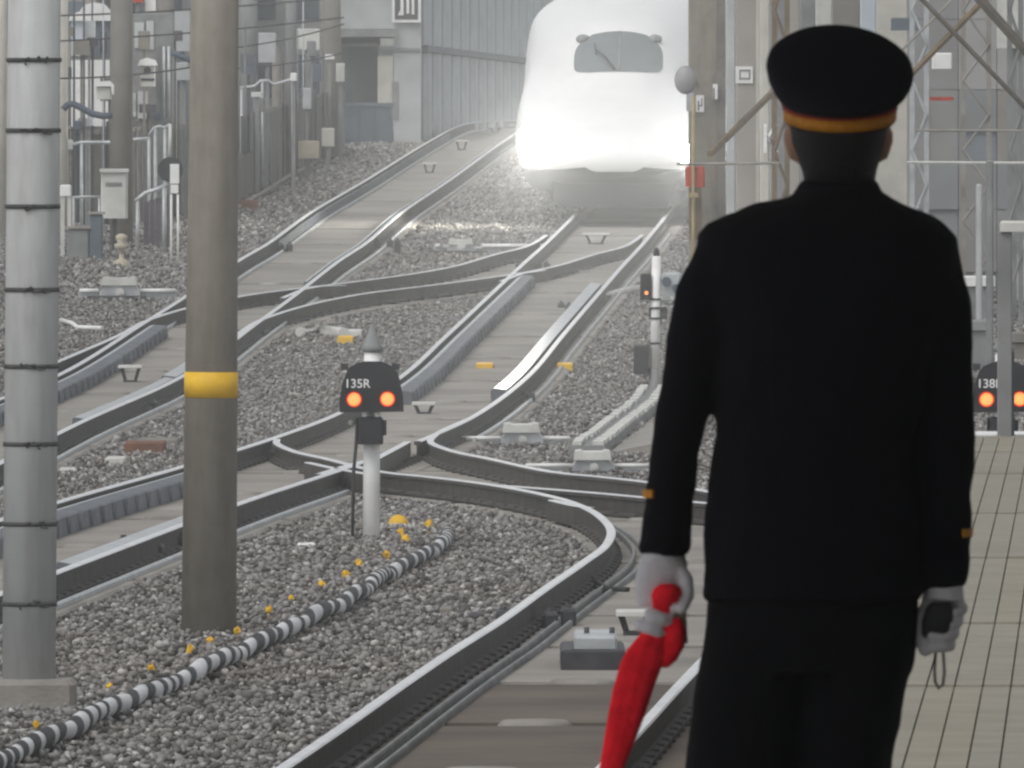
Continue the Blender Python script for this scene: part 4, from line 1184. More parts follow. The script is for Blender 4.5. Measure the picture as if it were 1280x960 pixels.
root = proot_('lamp_box', 131, D, 'small beige roofed lamp box fixed to the taupe pole', 'lamp box', z=pz(126, D))
mb = MB(); pbx(mb, 120, 139, 108, 124, D, .3); mb.build('housing', 'pale', root)
mb = MB(); mb.prism([(px(a, D), pz(b, D)) for a, b in ((118, 108), (124, 102), (137, 101), (142, 106), (142, 118), (140, 118), (139, 108))], D - .06, D + .3); mb.build('roof', 'white', root)
# beige cabinet on the pole
D = 251
root = proot_('pole_cabinet', 143, D, 'beige steel cabinet with a slot strapped to the taupe pole', 'cabinet', z=pz(274, D))
mb = MB(); pbx(mb, 126, 159, 214, 273, D, .4, .03); mb.build('case', 'pale', root)
mb = MB(); pbox(mb, 132, 152, 228, 232, D - .02, .018); mb.build('slot', 'grey', root)
mb = MB(); pbx(mb, 124.5, 160.5, 211, 215.5, D - .05, .47, .01); mb.build('lid', 'pale', root)
mb = MB(); mb.box(px(140, D), px(146, D), D + .1, D + .2, ZG(D) - .2, pz(273, D)); mb.build('stand', 'dark', root)
# white box on a pale post
D = 248
root = proot_('meter_post', 82, D, 'small white box on a pale double post beside the strapped pole', 'post')
mb = MB(); pbx(mb, 75, 89, 231, 245, D, .18); mb.build('box', 'white', root)
for x0, x1 in ((75.5, 80.5), (84, 89)):
    mb = MB(); mb.box(px(x0, D), px(x1, D), D + .03, D + .12, ZG(D) - .2, pz(245.3, D)); mb.build('leg', 'pale', root)
# round disc with white plate on a two-leg stand
D = 246
root = proot_('disc_indicator', 216, D, 'dark round disc indicator with a bright white plate on thin white legs', 'indicator')
mb = MB(); mb.cyl((px(213, D), D, pz(212, D)), (px(213, D), D + .08, pz(212, D)), 16 * D / F, n=24, smooth=False); mb.build('disc', 'black', root)
mb = MB(); pbx(mb, 212.5, 224, 205, 229.5, D - .05, .045, .006); mb.build('plate', 'white', root)
mb = MB(); pbx(mb, 213, 223, 231, 241.5, D - .05, .045, .006); mb.build('plate', 'white', root)
for x in (214, 222.5):
    mb = MB(); mb.cyl((px(x, D), D + .02, ZG(D) - .2), (px(x, D), D - .02, pz(243, D)), .018, n=8); mb.build('leg', 'white', root)
mb = MB(); mb.cyl((px(212, D), D + .03, pz(200, D)), (px(213, D), D + .03, pz(155, D)), .028, n=8); mb.build('mast', 'pale', root)
# handrails
def handrail(pts, D, m, label, posts=(), r=.03, ph=None):
    root = empty('handrail', (px(pts[0][0], D), D, pz(pts[0][1], D)), label, 'handrail', 'lineside handrails')
    mb = MB(); mb.tube([(px(x, D), D, pz(y, D)) for x, y in pts], r, 8); mb.build('rail', m, root)
    for x, y in posts:
        mb = MB(); mb.cyl((px(x, D), D, ZG(D) - .2 if ph is None else pz(ph, D)), (px(x, D), D, pz(y, D)), r * .9, n=8); mb.build('post', m, root)
handrail([(90, 181), (102, 178), (140, 178), (158, 176), (172, 174), (187, 173)], 262, 'galv', 'pale handrail along the retaining wall behind the beige cabinet', ((102, 178), (157, 172), (186, 173)))
handrail([(186, 170), (193, 160), (200, 158), (206, 160), (213, 155)], 261, 'galv', 'short stepped handrail rising to the disc indicator mast', ((194, 160), (206, 160)))
handrail([(90, 247), (108, 246), (126, 246)], 252, 'galv', 'low handrail left of the beige cabinet', ((92, 247), (124, 246)), .022)
handrail([(169, 252), (176, 246), (182, 241), (196, 237), (209, 231)], 250, 'galv', 'sloping handrail above the dark fence boards', ((172, 250), (205, 233)), .035)
handrail([(300, 110), (318, 108), (326, 101), (336, 101), (342, 106), (362, 100), (372, 95)], 286, 'galv', 'crooked pipe rail beneath the white notice board', ((302, 110), (328, 101), (366, 98)), .03)
# dark fence boards
D = 253
root = proot_('board_fence', 196, D, 'dark purplish board fence below the disc indicator', 'fence')
for i in range(5):
    x0 = 180 + i * 7; mb = MB(); yt = 252 - i * 2.2
    mb.box(px(x0, D), px(x0 + 6.4, D), D, D + .05, ZG(D) - .2, pz(yt, D)); mb.build('board', 'purple', root)
# low cabinets at the wall foot
for x0, x1, y0, m, lab in ((84, 111, 286, 'grey', 'grey green low cabinet at the wall foot left of the beige cabinet'), (112, 128, 268, 'bluegrey', 'narrow blue grey cabinet squeezed beside the beige cabinet')):
    D = 247; root = proot_('low_cabinet', (x0 + x1) / 2, D, lab, 'cabinet', 'low cabinets at the wall foot')
    mb = MB(); p_ = px(x0, D); q_ = px(x1, D); mb.bbox(p_, q_, D, D + .5, ZG(D) - .1, pz(y0, D), .02); mb.build('case', m, root)
    mb = MB(); mb.bbox(p_ - .03, q_ + .03, D - .04, D + .54, pz(y0, D) + .002, pz(y0 - 3, D), .01); mb.build('lid', 'concrete', root)
D = 244
root = proot_('insulator_stand', 152, D, 'cream insulator stack on a small base at the wall foot', 'insulator')
mb = MB(); c = px(152, D); z = ZG(D)
mb.lathe((c, D, z - .1), [(.13, 0), (.13, .16), (.04, .2), (.04, .34), (.11, .36), (.11, .42), (.05, .44), (.09, .5), (.09, .55), (.03, .58)], 14); mb.build('stack', 'beige', root)
# sagging dark hoses
def hang(pts, D, r, label, m='bluegrey'):
    mb = MB(); mb.tube([(px(x, D), D, pz(y, D)) for x, y in pts], r, 10)
    c = pts[len(pts) // 2]; thing(mb, 'hanging_cable', m, label, 'cable', (px(c[0], D), D, pz(c[1], D)))
hang([(79, 137), (84, 131), (92, 130), (102, 135), (115, 142), (128, 145), (141, 144)], 250.5, .055, 'thick dark cable sagging in front of the white cubicle', 'dkblue')
hang([(214, 66), (222, 69), (240, 76), (262, 80)], 255, .05, 'dark cable running behind the brown banded pole', 'dkblue')
for k_, (pa, pb, Dw) in enumerate((((60, 20), (430, -4), 258), ((60, 52), (430, 22), 259), ((70, 98), (240, 84), 257), ((290, 60), (430, 30), 290), ((290, 86), (430, 66), 291))):
    mb = MB(); mb.tube([(px(pa[0] + (pb[0] - pa[0]) * t, Dw), Dw, pz(pa[1] + (pb[1] - pa[1]) * t + 14 * t * (1 - t), Dw)) for t in np.linspace(0, 1, 9)], .016, 6)
    thing(mb, 'overhead_wire', 'dark', ('dark wire sagging high above the white cubicle', 'dark wire crossing the upper panels of the white cubicle', 'dark wire crossing in front of the lamp box', 'dark wire running past the blank grey board', 'dark wire running just above the crooked pipe rail')[k_], 'wire', (px(pa[0], Dw), Dw, pz(pa[1], Dw)), 'lineside wires')
# notice boards and small plates
def board(x0, x1, y0, y1, D, m, label, th=.08, name='notice_board', stand=True):
    root = empty(name, (px((x0 + x1) / 2, D), D, ZG(D)), label, 'board')
    mb = MB(); pbx(mb, x0, x1, y0, y1, D, th, .015); mb.build('panel', m, root)
    if stand:
        mb = MB(); c = px((x0 + x1) / 2, D); mb.box(c - .04, c + .04, D + th + .002, D + th + .08, ZG(D) - .2, pz(y0 + 2, D)); mb.build('post', 'grey', root)
    return root
board(323, 345, 41, 78, 296, 'lgrey', 'pale grey blank board between two grey poles')
board(369, 400, 36, 62, 312, 'pale', 'pale slanted hoarding left of the trackside doorway')
board(420, 431, 79, 102, 316.5, 'pale', 'small white plate hung on the taupe pole by the doorway')
board(165, 180, -14, 3, 270, 'red', 'red sign panel above the grey relay cabinet')
board(181, 195, -10, 14, 270.2, 'white', 'white sign panel beside the red one')
board(218, 238, 12, 64, 290, 'lgrey', 'light grey hoarding behind the brown banded pole')
board(219, 240, 78, 100, 282, 'lgrey', 'light grey plate below the dark cable')
# clutter of conduit and boxes on the wall right of the brown pole
for x0, x1, y0, y1, D, m, lab in ((378, 389, 110, 136, 300, 'galv', 'green grey switch box below the white notice board'), (316, 330, 122, 140, 285, 'grey', 'grey box under the crooked pipe rail'), (363, 371, 91, 101, 284, 'white', 'tiny white box at the end of the crooked pipe rail'), (314, 328, 115, 121, 284, 'pale', 'flat pale bracket under the crooked pipe rail'), (372, 399, 176, 198, 300, 'beige', 'beige block at the foot of the taupe pole by the doorway'), (402, 418, 160, 183, 306, 'cream', 'cream block leaning against the taupe pole foot'), (406, 418, 68, 74, 316, 'white', 'small white lamp bracket on the taupe pole')):
    root = empty('switch_box', (px((x0 + x1) / 2, D), D, pz(y1, D)), lab, 'box', 'small lineside boxes')
    mb = MB(); pbx(mb, x0, x1, y0, y1, D, .2, .015); mb.build('case', m, root)
    mb = MB(); c = px((x0 + x1) / 2, D); mb.box(c - .03, c + .03, D + .05, D + .11, ZG(D) - .3, pz(y1, D) + .005); mb.build('stand', 'grey', root)

# trackside building with doorway
D = 336
root = proot_('trackside_building', 475, D, 'pale grey trackside building with a dark doorway and vertical sign', 'building')
mb = MB(); pbox(mb, 424, 494, -120, 36, D + .6, 4); mb.build('upper_wall', 'lgrey', root)
mb = MB(); pbox(mb, 420, 496, 36.2, 46, D - .3, 5.5); mb.build('eave', 'grey', root)
mb = MB(); pbox(mb, 424, 474, 46.2, 176, D + 1.6, 3); mb.build('recess_wall', 'opening', root)
mb = MB(); pbox(mb, 428, 473, 54, 58, D + .2, .3); mb.build('lintel', 'grey', root)
mb = MB(); mb.box(px(492.5, D), px(526, D), D, D + 5, ZG(D) - .4, pz(-120, D)); mb.build('side_wall', 'lgrey', root)
mb = MB(); pbox(mb, 473, 491.5, 57, 70, D + .1, .4); mb.build('door_head', 'lgrey', root)
mb = MB(); pbox(mb, 472, 491.5, 70.3, 132, D + .05, .1); mb.build('door', 'cream', root)
mb = MB(); mb.box(px(490, D), px(498, D), D - .03, D - .003, pz(150, D), pz(102, D)); mb.build('downpipe_cover', 'grey', root)
mb = MB(); pbox(mb, 472, 526, 60, 63.5, D - .06, .055); mb.build('band', 'grey', root)
for x0, x1 in ((431, 449), (451, 467), (469, 491)):
    mb = MB(); mb.box(px(x0, D), px(x1, D), D + .0, D + .15, ZG(D) - .3, pz(133, D)); mb.build('plinth_panel', 'dkblue', root)
mb = MB(); pbox(mb, 429, 492, 128.5, 132.6, D - .04, .25); mb.build('plinth_cap', 'bluegrey', root)
# vertical sign
Dg = D - .12
sg = empty('vertical_sign', (px(508, Dg), Dg, pz(28, Dg)), 'black vertical sign with white frame and white strokes on the building corner', 'sign')
mb = MB(); pbox(mb, 490, 526, -150, 28, Dg, .08); mb.build('frame', 'white', sg)
mb = MB(); pbox(mb, 493.5, 522.5, -147, 24.5, Dg - .006, .0055); mb.build('face', 'dark', sg)
for x0, x1, y1 in ((500.5, 504.5, 19), (508, 511.5, 17), (514.5, 518, 18)):
    mb = MB(); pbox(mb, x0, x1, -30, y1, Dg - .012, .0055)
    if x0 < 502: mb.prism([(px(a, Dg), pz(b, Dg)) for a, b in ((500.4, 13), (500.4, 19), (497.5, 19.5), (498, 16.5))], Dg - .012, Dg - .0065)
    mb.build('stroke', 'white', sg)

# corrugated barrier
root = empty('corrugated_barrier', (px(600, 372), 372, ZG(372)), 'blue grey corrugated barrier wall with vertical ribs behind the train', 'barrier')
A = Vector((px(526, 338.5), 338.5)); B = Vector((px(700, 420), 420)); nrib = 17
def lerp(t): return A + (B - A) * t
mb = MB(); dirv = (B - A).normalized(); nv = Vector((-dirv.y, dirv.x))
if nv.y > 0: nv = -nv
za = ZG(338) - .4; 
for (zl, zh, off, m, nm) in ((None, 68, 0, 'bluegrey', 'lower_sheet'), (73, -130, 0, 'bluegrey', 'upper_sheet')):
    mb = MB()
    P4 = []
    for t in (0, 1):
        q = lerp(t); 
        zb = ZG(q.y) - .4 if zl is None else HC - (zl - HOR) * 372 / F
        zt = HC - (zh - HOR) * 372 / F
        P4.append((q, zb, zt))
    (q0, b0, t0), (q1, b1, t1) = P4
    bk = -nv * .1
    mb.hexa([(q0.x, q0.y, b0), (q1.x, q1.y, b1), (q1.x + bk.x, q1.y + bk.y, b1), (q0.x + bk.x, q0.y + bk.y, b0), (q0.x, q0.y, t0), (q1.x, q1.y, t1), (q1.x + bk.x, q1.y + bk.y, t1), (q0.x + bk.x, q0.y + bk.y, t0)])
    mb.build(nm, m, root)
zmid0 = HC - (74 - HOR) * 372 / F; zmid1 = HC - (67 - HOR) * 372 / F
mb = MB(); o3 = nv * .16
mb.hexa([(q0.x + o3.x, q0.y + o3.y, zmid0), (q1.x + o3.x, q1.y + o3.y, zmid0), (q1.x - nv.x * .12, q1.y - nv.y * .12, zmid0), (q0.x - nv.x * .12, q0.y - nv.y * .12, zmid0), (q0.x + o3.x, q0.y + o3.y, zmid1), (q1.x + o3.x, q1.y + o3.y, zmid1), (q1.x - nv.x * .12, q1.y - nv.y * .12, zmid1), (q0.x - nv.x * .12, q0.y - nv.y * .12, zmid1)])
mb.build('mid_rail', 'dkblue', root)
M['rib'] = mat('barrier_rib', (0.42, 0.455, 0.48), 0.6, 0.1, 0.15, 2)
for i in range(nrib):
    q = lerp((i + .5) / nrib); w_ = .5 * (B - A).length / nrib * .5
    for zl, zh in ((None, 75), (66, -130)):
        zb = ZG(q.y) - .3 if zl is None else HC - (zl - HOR) * 372 / F
        zt = HC - (zh - HOR) * 372 / F
        mb = MB(); ou = nv * .10; e1 = dirv * w_; e2 = dirv * w_ * .6
        mb.hexa([(q.x - e1.x, q.y - e1.y, zb), (q.x - e2.x + ou.x, q.y - e2.y + ou.y, zb), (q.x + e2.x + ou.x, q.y + e2.y + ou.y, zb), (q.x + e1.x, q.y + e1.y, zb),
                 (q.x - e1.x, q.y - e1.y, zt), (q.x - e2.x + ou.x, q.y - e2.y + ou.y, zt), (q.x + e2.x + ou.x, q.y + e2.y + ou.y, zt), (q.x + e1.x, q.y + e1.y, zt)])
        mb.build('rib', 'rib', root)

# distant buildings closing the view on the left
def block(x0, x1, y0, D, m, label, rows=5, cols=6, th=14):
    root = empty('distant_building', (px((x0 + x1) / 2, D), D, ZG(D)), label, 'building', 'distant buildings')
    mb = MB(); a, b_ = px(x0, D), px(x1, D); z0, z1 = ZG(D) - .4, pz(y0, D)
    mb.box(a, b_, D, D + th, z0, z1); mb.build('wall', m, root)
    mb = MB(); mb.box(a - .15, b_ + .15, D - .15, D + th + .15, z1 + .002, z1 + .25); mb.build('parapet', 'grey', root)
    for r_ in range(rows):
        for c_ in range(cols):
            wx0 = a + (c_ + .22) * (b_ - a) / cols; wx1 = a + (c_ + .78) * (b_ - a) / cols
            zb = z0 + 1.2 + r_ * (z1 - z0 - 1.2) / rows; zt = zb + (z1 - z0 - 1.2) / rows * .55
            mb = MB(); mb.box(wx0, wx1, D - .03, D - .003, zb, zt); mb.build('window', 'window', root)
block(-420, 120, -210, 330, 'concrete_pink', 'dull concrete building behind the white cubicle', 4, 8)
block(122, 300, -150, 345, 'lgrey', 'light grey building behind the grey relay cabinet', 3, 3)
block(302, 520, -170, 360, 'pale', 'pale building rising behind the grey poles', 3, 4)
block(-900, -440, -260, 335, 'grey', 'grey building at the far left beyond the retaining wall', 4, 6)

# ------------------------------------------------------------------ right side structures
def rcol(x0, x1, D, m, label, top=-160, th=.5, name='lineside_column', ribs=()):
    root = empty(name, (px((x0 + x1) / 2, D), D, ZG(D)), label, 'column', 'lineside columns')
    mb = MB(); mb.bbox(px(x0, D), px(x1, D), D, D + th, ZG(D) - .3, pz(top, D), .02); mb.build('shaft', m, root)
    for a, b, mm in ribs:
        mb = MB(); mb.box(px(a, D), px(b, D), D - .06, D - .003, ZG(D) - .2, pz(top, D)); mb.build('flange', mm, root)
    return root
rcol(861, 907, 214, 'pole_brown', 'brownish grey column beside the train with red box and yellow pipe', ribs=((896, 906.5, 'wall_brown'),))
rcol(908.5, 919.5, 222, 'lgrey', 'narrow pale grey column between two wide columns')
rcol(920, 949, 224, 'concrete_pink', 'pinkish concrete column carrying a small white notice', ribs=((945, 948.8, 'cream'),))
rcol(950.5, 962, 230, 'cream', 'slim cream column touching the cap brim')
rcol(963, 985, 236, 'grey', 'grey column behind the left side of the cap')
rcol(986, 1000, 240, 'concrete_pink', 'narrow pinkish column behind the cap')
rcol(1001, 1019, 242, 'grey', 'dull grey column behind the cap crown')
rcol(1020, 1040, 238, 'pale', 'pale column rising right behind the cap crown')
rcol(1041, 1075, 244, 'pole_far', 'wide taupe column behind the cap crown')
rcol(1076, 1095, 246, 'pale_blue', 'pale blue grey column above the right ear')
rcol(1096, 1135, 226, 'cream', 'wide cream column behind the right ear', top=-160)
# notices and painted marks on the columns
def plate(x0, x1, y0, y1, D, m, label, marks=(), mm='grey', name='notice_plate'):
    root = empty(name, (px((x0 + x1) / 2, D), D, pz(y1, D)), label, 'notice', 'small notices on the columns')
    mb = MB(); pbox(mb, x0, x1, y0, y1, D - .03, .026); mb.build('plate', m, root)
    for a, b, c, d in marks:
        mb = MB(); pbox(mb, a, b, c, d, D - .036, .0055); mb.build('mark', mm, root)
    return root
plate(919, 941, 83, 104, 224, 'white', 'white notice with a grey frame mark on the pinkish column', ((924, 926, 87, 100), (926.2, 938, 87, 89.5), (936, 938, 89.7, 97), (926.2, 938, 97.2, 99.5)))
plate(870, 880, 119, 140, 214, 'white', 'white plate with grey strokes on the brownish column', ((872, 874, 126, 138), (874.2, 878, 131, 133), (876.5, 878, 123, 130.8)))
plate(858, 867, 116, 139, 213.8, 'galv', 'dull grey plate at the edge of the brownish column')
plate(891, 897, 105, 124, 213.9, 'white', 'narrow white figure one plate on the brownish column', ((891.3, 893.5, 110, 124),))
# white letter K painted on the slim cream column
D = 229.9
kr = empty('painted_letter', (px(962, D), D, pz(190, D)), 'white letter K on the grey column left of the neck', 'letter')
mb = MB(); pbox(mb, 954.5, 958.5, 155, 191, 229.9, .03); mb.build('stem', 'white', kr)
for a in (((959, 172), (970, 156), 4), ((959, 170), (971, 190), 4)):
    (xa, ya), (xb, yb), w_ = a
    mb = MB(); mb.prism([(px(xa, D), pz(ya - 3, D)), (px(xb - 2.5, D), pz(yb, D)), (px(xb + 2.5, D), pz(yb, D)), (px(xa, D), pz(ya + 3, D))], D, D + .03); mb.build('arm', 'white', kr)
# red box + ochre pipe
D = 213.4
root = empty('hydrant_box', (px(868, D), D, ZG(D)), 'red box with an ochre pipe beside the train nose', 'box')
mb = MB(); pbx(mb, 857, 881, 208, 234, D, .25, .02); mb.build('case', 'red', root)
mb = MB(); mb.cyl((px(866.5, D), D - .04, ZG(D) - .2), (px(866.5, D), D - .04, pz(120, D)), .022, n=8); mb.build('pipe', 'ochre', root)
mb = MB(); pbx(mb, 860, 873, 241, 247, D - .08, .1, .01); mb.build('valve', 'ochre', root)
mb = MB(); pbox(mb, 861, 877, 234.2, 300, D + .05, .15); mb.build('stand', 'brace', root)
# round mirror
D = 212
root = empty('round_mirror', (px(858, D), D, pz(120, D)), 'grey round convex mirror between the train and the brownish column', 'mirror')
mb = MB(); mb.lathe((0, 0, 0), [(.20, 0), (.20, .03), (.15, .06), (.02, .08)], 22)
mb.v = [(px(857, D) + a * .75, D - c_, pz(100, D) + b * .95) for a, b, c_ in mb.v]; mb.build('disc', 'mirror', root)
mb = MB(); mb.cyl((px(866, D), D + .02, pz(100, D)), (px(872, D), D + 2.0, pz(102, D)), .02, n=8); mb.build('arm', 'grey', root)
# braces and pipes
def brace(pa, pb, D0, D1, w_, m, label, name='diagonal_brace'):
    a = Vector((px(pa[0], D0), D0, pz(pa[1], D0))); b = Vector((px(pb[0], D1), D1, pz(pb[1], D1)))
    mb = MB(); mb.tube([a, b], w_ / 2 * D0 / F, 6, smooth=False)
    thing(mb, name, m, label, 'brace', ((a.x + b.x) / 2, (D0 + D1) / 2, min(a.z, b.z)), 'steel braces and pipes')
brace((888, 192), (1010, 72), 212, 220, 9, 'brace', 'rusty brown diagonal brace rising from the brownish column behind the cap')
brace((846, 205), (975, 204), 211.5, 211.5, 4, 'concrete', 'thin drab horizontal pipe crossing the columns below the diagonal brace', 'horizontal_pipe')
brace((1120, 112), (1252, -22), 205, 205, 9, 'brace', 'brown diagonal strut crossing the right of two struts beside the cap')
brace((1140, -14), (1300, 154), 204, 204, 7, 'brace_dk', 'thin dark strut falling to the right beside the cap')
brace((1222, -4), (1300, 84), 203, 203, 14, 'brace_dk', 'thick dark strut above the thin dark strut')
brace((1128, 62), (1196, -6), 208, 208, 3.5, 'concrete', 'thin pale strut parallel to the brown strut')
brace((1134, 203), (1320, 204), 215, 215, 4, 'pale', 'pale horizontal pipe along the far panel wall, lower of two', 'horizontal_pipe')
brace((1145, 163), (1320, 163.5), 216, 216, 3.5, 'concrete', 'grey horizontal pipe along the far panel wall, upper of two', 'horizontal_pipe')
# panel wall far right
root = empty('panel_wall', (px(1230, 232), 232, ZG(232)), 'patchwork grey panel wall right of the cream column', 'wall')
cols_ = [1130, 1160, 1198, 1246, 1290, 1350, 1420]
M['p1'] = mat('panel_a', (0.25, 0.25, 0.245), 0.8, 0, 0.12, 2, 0.1, 30, (0.20, 0.2, 0.2), 1.0, .6)
M['p2'] = mat('panel_b', (0.225, 0.235, 0.24), 0.8, 0, 0.12, 2, 0.1, 30, (0.19, 0.21, 0.23), 1.0, .6)
M['p3'] = mat('panel_c', (0.255, 0.24, 0.225), 0.8, 0, 0.12, 2, 0.1, 30, (0.25, 0.23, 0.215), 1.0, .6)
M['p4'] = mat('panel_d', (0.205, 0.225, 0.25), 0.8, 0, 0.12, 2, 0.1, 30, (0.19, 0.22, 0.26), 1.0, .6)
M['p5'] = mat('panel_e', (0.33, 0.33, 0.325), 0.8, 0, 0.12, 2, 0.1, 30, (0.30, 0.30, 0.30), 1.0, .6)
rows_ = [(-160, -40), (-40, 24), (24, 112), (112, 163), (163, 203), (203, 262), (262, 340), (340, 420)]
pick = {0: 'p5 p5 p5 p5 p5 p5', 1: 'p1 p1 p5 p5 p5 p5', 2: 'p1 p1 p5 p5 p5 p5', 3: 'p1 p1 p2 p3 p3 p1', 4: 'p1 p1 p4 p3 p3 p1', 5: 'p1 p2 p1 p2 p1 p1', 6: 'p1 p2 p1 p1 p2 p1', 7: 'p1 p1 p2 p1 p1 p1'}
for r_, (y0, y1) in enumerate(rows_):
    for c_, m in enumerate(pick[r_].split()):
        D = 232 + random.uniform(-.04, .04); mb = MB()
        pbox(mb, cols_[c_] + .4, cols_[c_ + 1] - .4, y0 + .4, y1 - .4, D, .2); mb.build('panel', m, root)
mb = MB(); mb.box(px(1120, 232.4), px(1420, 232.4), 232.4, 233.0, ZG(232) - .4, pz(-160, 232)); mb.build('backing', 'grey', root)
def lattice(x0, x1, D, m, label, ytop=-120, pitch=44):
    root = empty('lattice_mast', (px((x0 + x1) / 2, D), D, ZG(D)), label, 'mast', 'lattice masts')
    for x in (x0, x1):
        mb = MB(); mb.box(px(x, D) - .035, px(x, D) + .035, D - .035, D + .035, ZG(D) - .2, pz(ytop, D)); mb.build('chord', m, root)
    y = ytop; k = 0
    while y < 330:
        a_, b_ = (x0, x1) if k % 2 else (x1, x0)
        mb = MB(); mb.tube([(px(a_, D), D - .05, pz(y, D)), (px(b_, D), D - .05, pz(y + pitch, D))], .022, 6, smooth=False); mb.build('lacing', m, root)
        y += pitch; k += 1
lattice(1140, 1158, 221, 'galv', 'slim galvanised lattice mast right of the cream column')
lattice(1204, 1236, 223, 'concrete', 'wide drab lattice mast between the crossing struts')
lattice(968, 984, 218, 'brace', 'brown lattice mast left of the cap')
lattice(1262, 1276, 219, 'grey', 'grey lattice mast below the thick dark strut')
board(1165, 1190, 66, 86, 206, 'white', 'white box sign hanging under the crossing struts', .12, 'box_sign', False)
board(1162, 1192, 121, 126, 229, 'red', 'thin faded red strip on the panel wall', .04, 'strip_sign', False)
board(1114, 1148, 22, 38, 224, 'bluegrey', 'dark blue grey slot box on top of the cream column', .2, 'slot_box', False)
board(1246, 1290, -40, 60, 222, 'pale', 'pale sheet panel behind the thick dark strut', .1, 'sheet_panel', True)
rcol(1234, 1242, 190, 'grey', 'slim grey post right of the shoulder', top=200)
rcol(1221, 1228, 205, 'lgrey', 'slim pale post behind the right shoulder', top=230)
# equipment beyond the platform end
for x0, x1, y0, yb, m, lab in ((1196, 1244, 345, 398, 'white', 'white topped equipment case beyond the platform fence'), (1262, 1330, 300, 372, 'pale', 'pale equipment case right of the platform fence post'), (1200, 1240, 400, 462, 'grey', 'grey equipment case behind the half hidden signal'), (1264, 1320, 415, 450, 'wall_brown', 'brown equipment case behind the fence post'), (1180, 1250, 306, 340, 'galv', 'galvanised equipment case beside the shoulder')):
    D = depth(yb, GRD); root = proot_('equipment_case', (x0 + x1) / 2, D, lab, 'equipment case', 'equipment cases beyond the platform')
    mb = MB(); mb.bbox(px(x0 + 2, D), px(x1 - 2, D), D, D + .6, ZG(D) - .1, pz(y0 + 13, D), .02); mb.build('case', 'grey' if m in ('white',) else m, root)
    mb = MB(); mb.bbox(px(x0, D), px(x1, D), D - .06, D + .66, pz(y0 + 12.8, D), pz(y0, D), .02); mb.build('lid', m, root)

# ------------------------------------------------------------------ the uniformed person
PDp = 27.8
sp_ = F / PDp
hx = lambda x: (x - 640) / sp_
hz = lambda y: HC - (y - HOR) / sp_
def ering(cx, cy, z, rx, ry, n=28, e=2.3, tilt=0.0, tx=0.0):
    out = []
    for k in range(n):
        a = 2 * math.pi * k / n; c = math.cos(a); s_ = math.sin(a)
        x = rx * math.copysign(abs(c) ** (2 / e), c); y = ry * math.copysign(abs(s_) ** (2 / e), s_)
        out.append((cx + x, cy + y, z + tilt * y + tx * x))
    return out
def pl(rows, n=28, e=2.3):
    """rows: (picture row, left, right, half depth, depth offset)"""
    return [ering((hx(a) + hx(b)) / 2, PDp + dy, hz(y), (hx(b) - hx(a)) / 2, d, n, e) for y, a, b, d, dy in rows]
def remesh(o, vox, it=6, fac=.5):
    m = o.modifiers.new('remesh', 'REMESH'); m.mode = 'VOXEL'; m.voxel_size = vox; m.use_smooth_shade = True
    m2 = o.modifiers.new('smooth', 'SMOOTH'); m2.iterations = it; m2.factor = fac
    return o
def limb(mb, pts, n=18):
    """pts: (x px, y px, depth offset m, radius m)"""
    mb.tube([(hx(x), PDp + dy, hz(y)) for x, y, dy, r in pts], [r for *_, r in pts], n)
FOOT = PH
# --- body: head, neck, trunk, arms, legs in one surface
mb = MB()
mb.rings(pl([(94, 1030, 1070, .03, .03), (100, 1010, 1090, .06, .02), (112, 994, 1104, .085, .01), (126, 986, 1112, .100, .0), (160, 988, 1109, .098, .005), (185, 993, 1103, .090, .015), (205, 1000, 1096, .080, .03), (222, 1010, 1086, .062, .05)], e=2.1), 0)
mb.rings(pl([(170, 1006, 1090, .055, -.01), (205, 1003, 1093, .058, -.01), (232, 1004, 1090, .056, -.005), (262, 990, 1104, .060, 0)], e=2.0), 0)
mb.rings(pl([(262, 980, 1110, .05, 0), (300, 930, 1150, .085, 0), (350, 915, 1160, .095, 0), (440, 908, 1165, .105, 0), (540, 915, 1130, .095, 0), (640, 905, 1130, .105, 0), (760, 895, 1140, .11, 0)]), 0)
limb(mb, [(930, 330, 0, .036), (886, 400, 0, .036), (858, 500, 0, .036), (838, 640, .005, .028), (832, 700, .01, .026)])
limb(mb, [(1145, 345, 0, .036), (1174, 410, 0, .036), (1185, 520, 0, .036), (1182, 650, 0, .028), (1181, 740, 0, .026)])
zf = lambda yy: yy
limb(mb, [(950, 740, 0, .085), (940, 860, 0, .078), (925, 1000, .0, .058), (912, 1100, -.01, .052), (905, 1290, -.02, .036)])
limb(mb, [(1080, 740, 0, .085), (1072, 860, 0, .078), (1055, 1000, .0, .058), (1048, 1100, -.01, .052), (1042, 1290, -.02, .036)])
# face (turned away): brow, nose, lips, chin, ears
fc = lambda x, y, d: (hx(x), PDp + d, hz(y))
mb.ball(fc(1048, 165, .108), (.012, .022, .022)); mb.ball(fc(1048, 150, .098), (.05, .012, .010)); mb.ball(fc(1048, 190, .095), (.024, .010, .008)); mb.ball(fc(1048, 212, .085), (.028, .02, .018))
for sx in (-1, 1):
    mb.ball(fc(1048 + sx * 58, 180, .0), (.010, .022, .034)); mb.ball(fc(1048 + sx * 62, 172, -.006), (.010, .016, .026))
    mb.ball(fc(1048 + sx * 20, 158, .098), (.012, .006, .006))
body = mb.build('person', 'skin', None, (hx(1045), PDp, FOOT))
remesh(body, .009, 5)
tag(body, 'person in black uniform and peaked cap seen from behind holding a furled red flag', 'person')
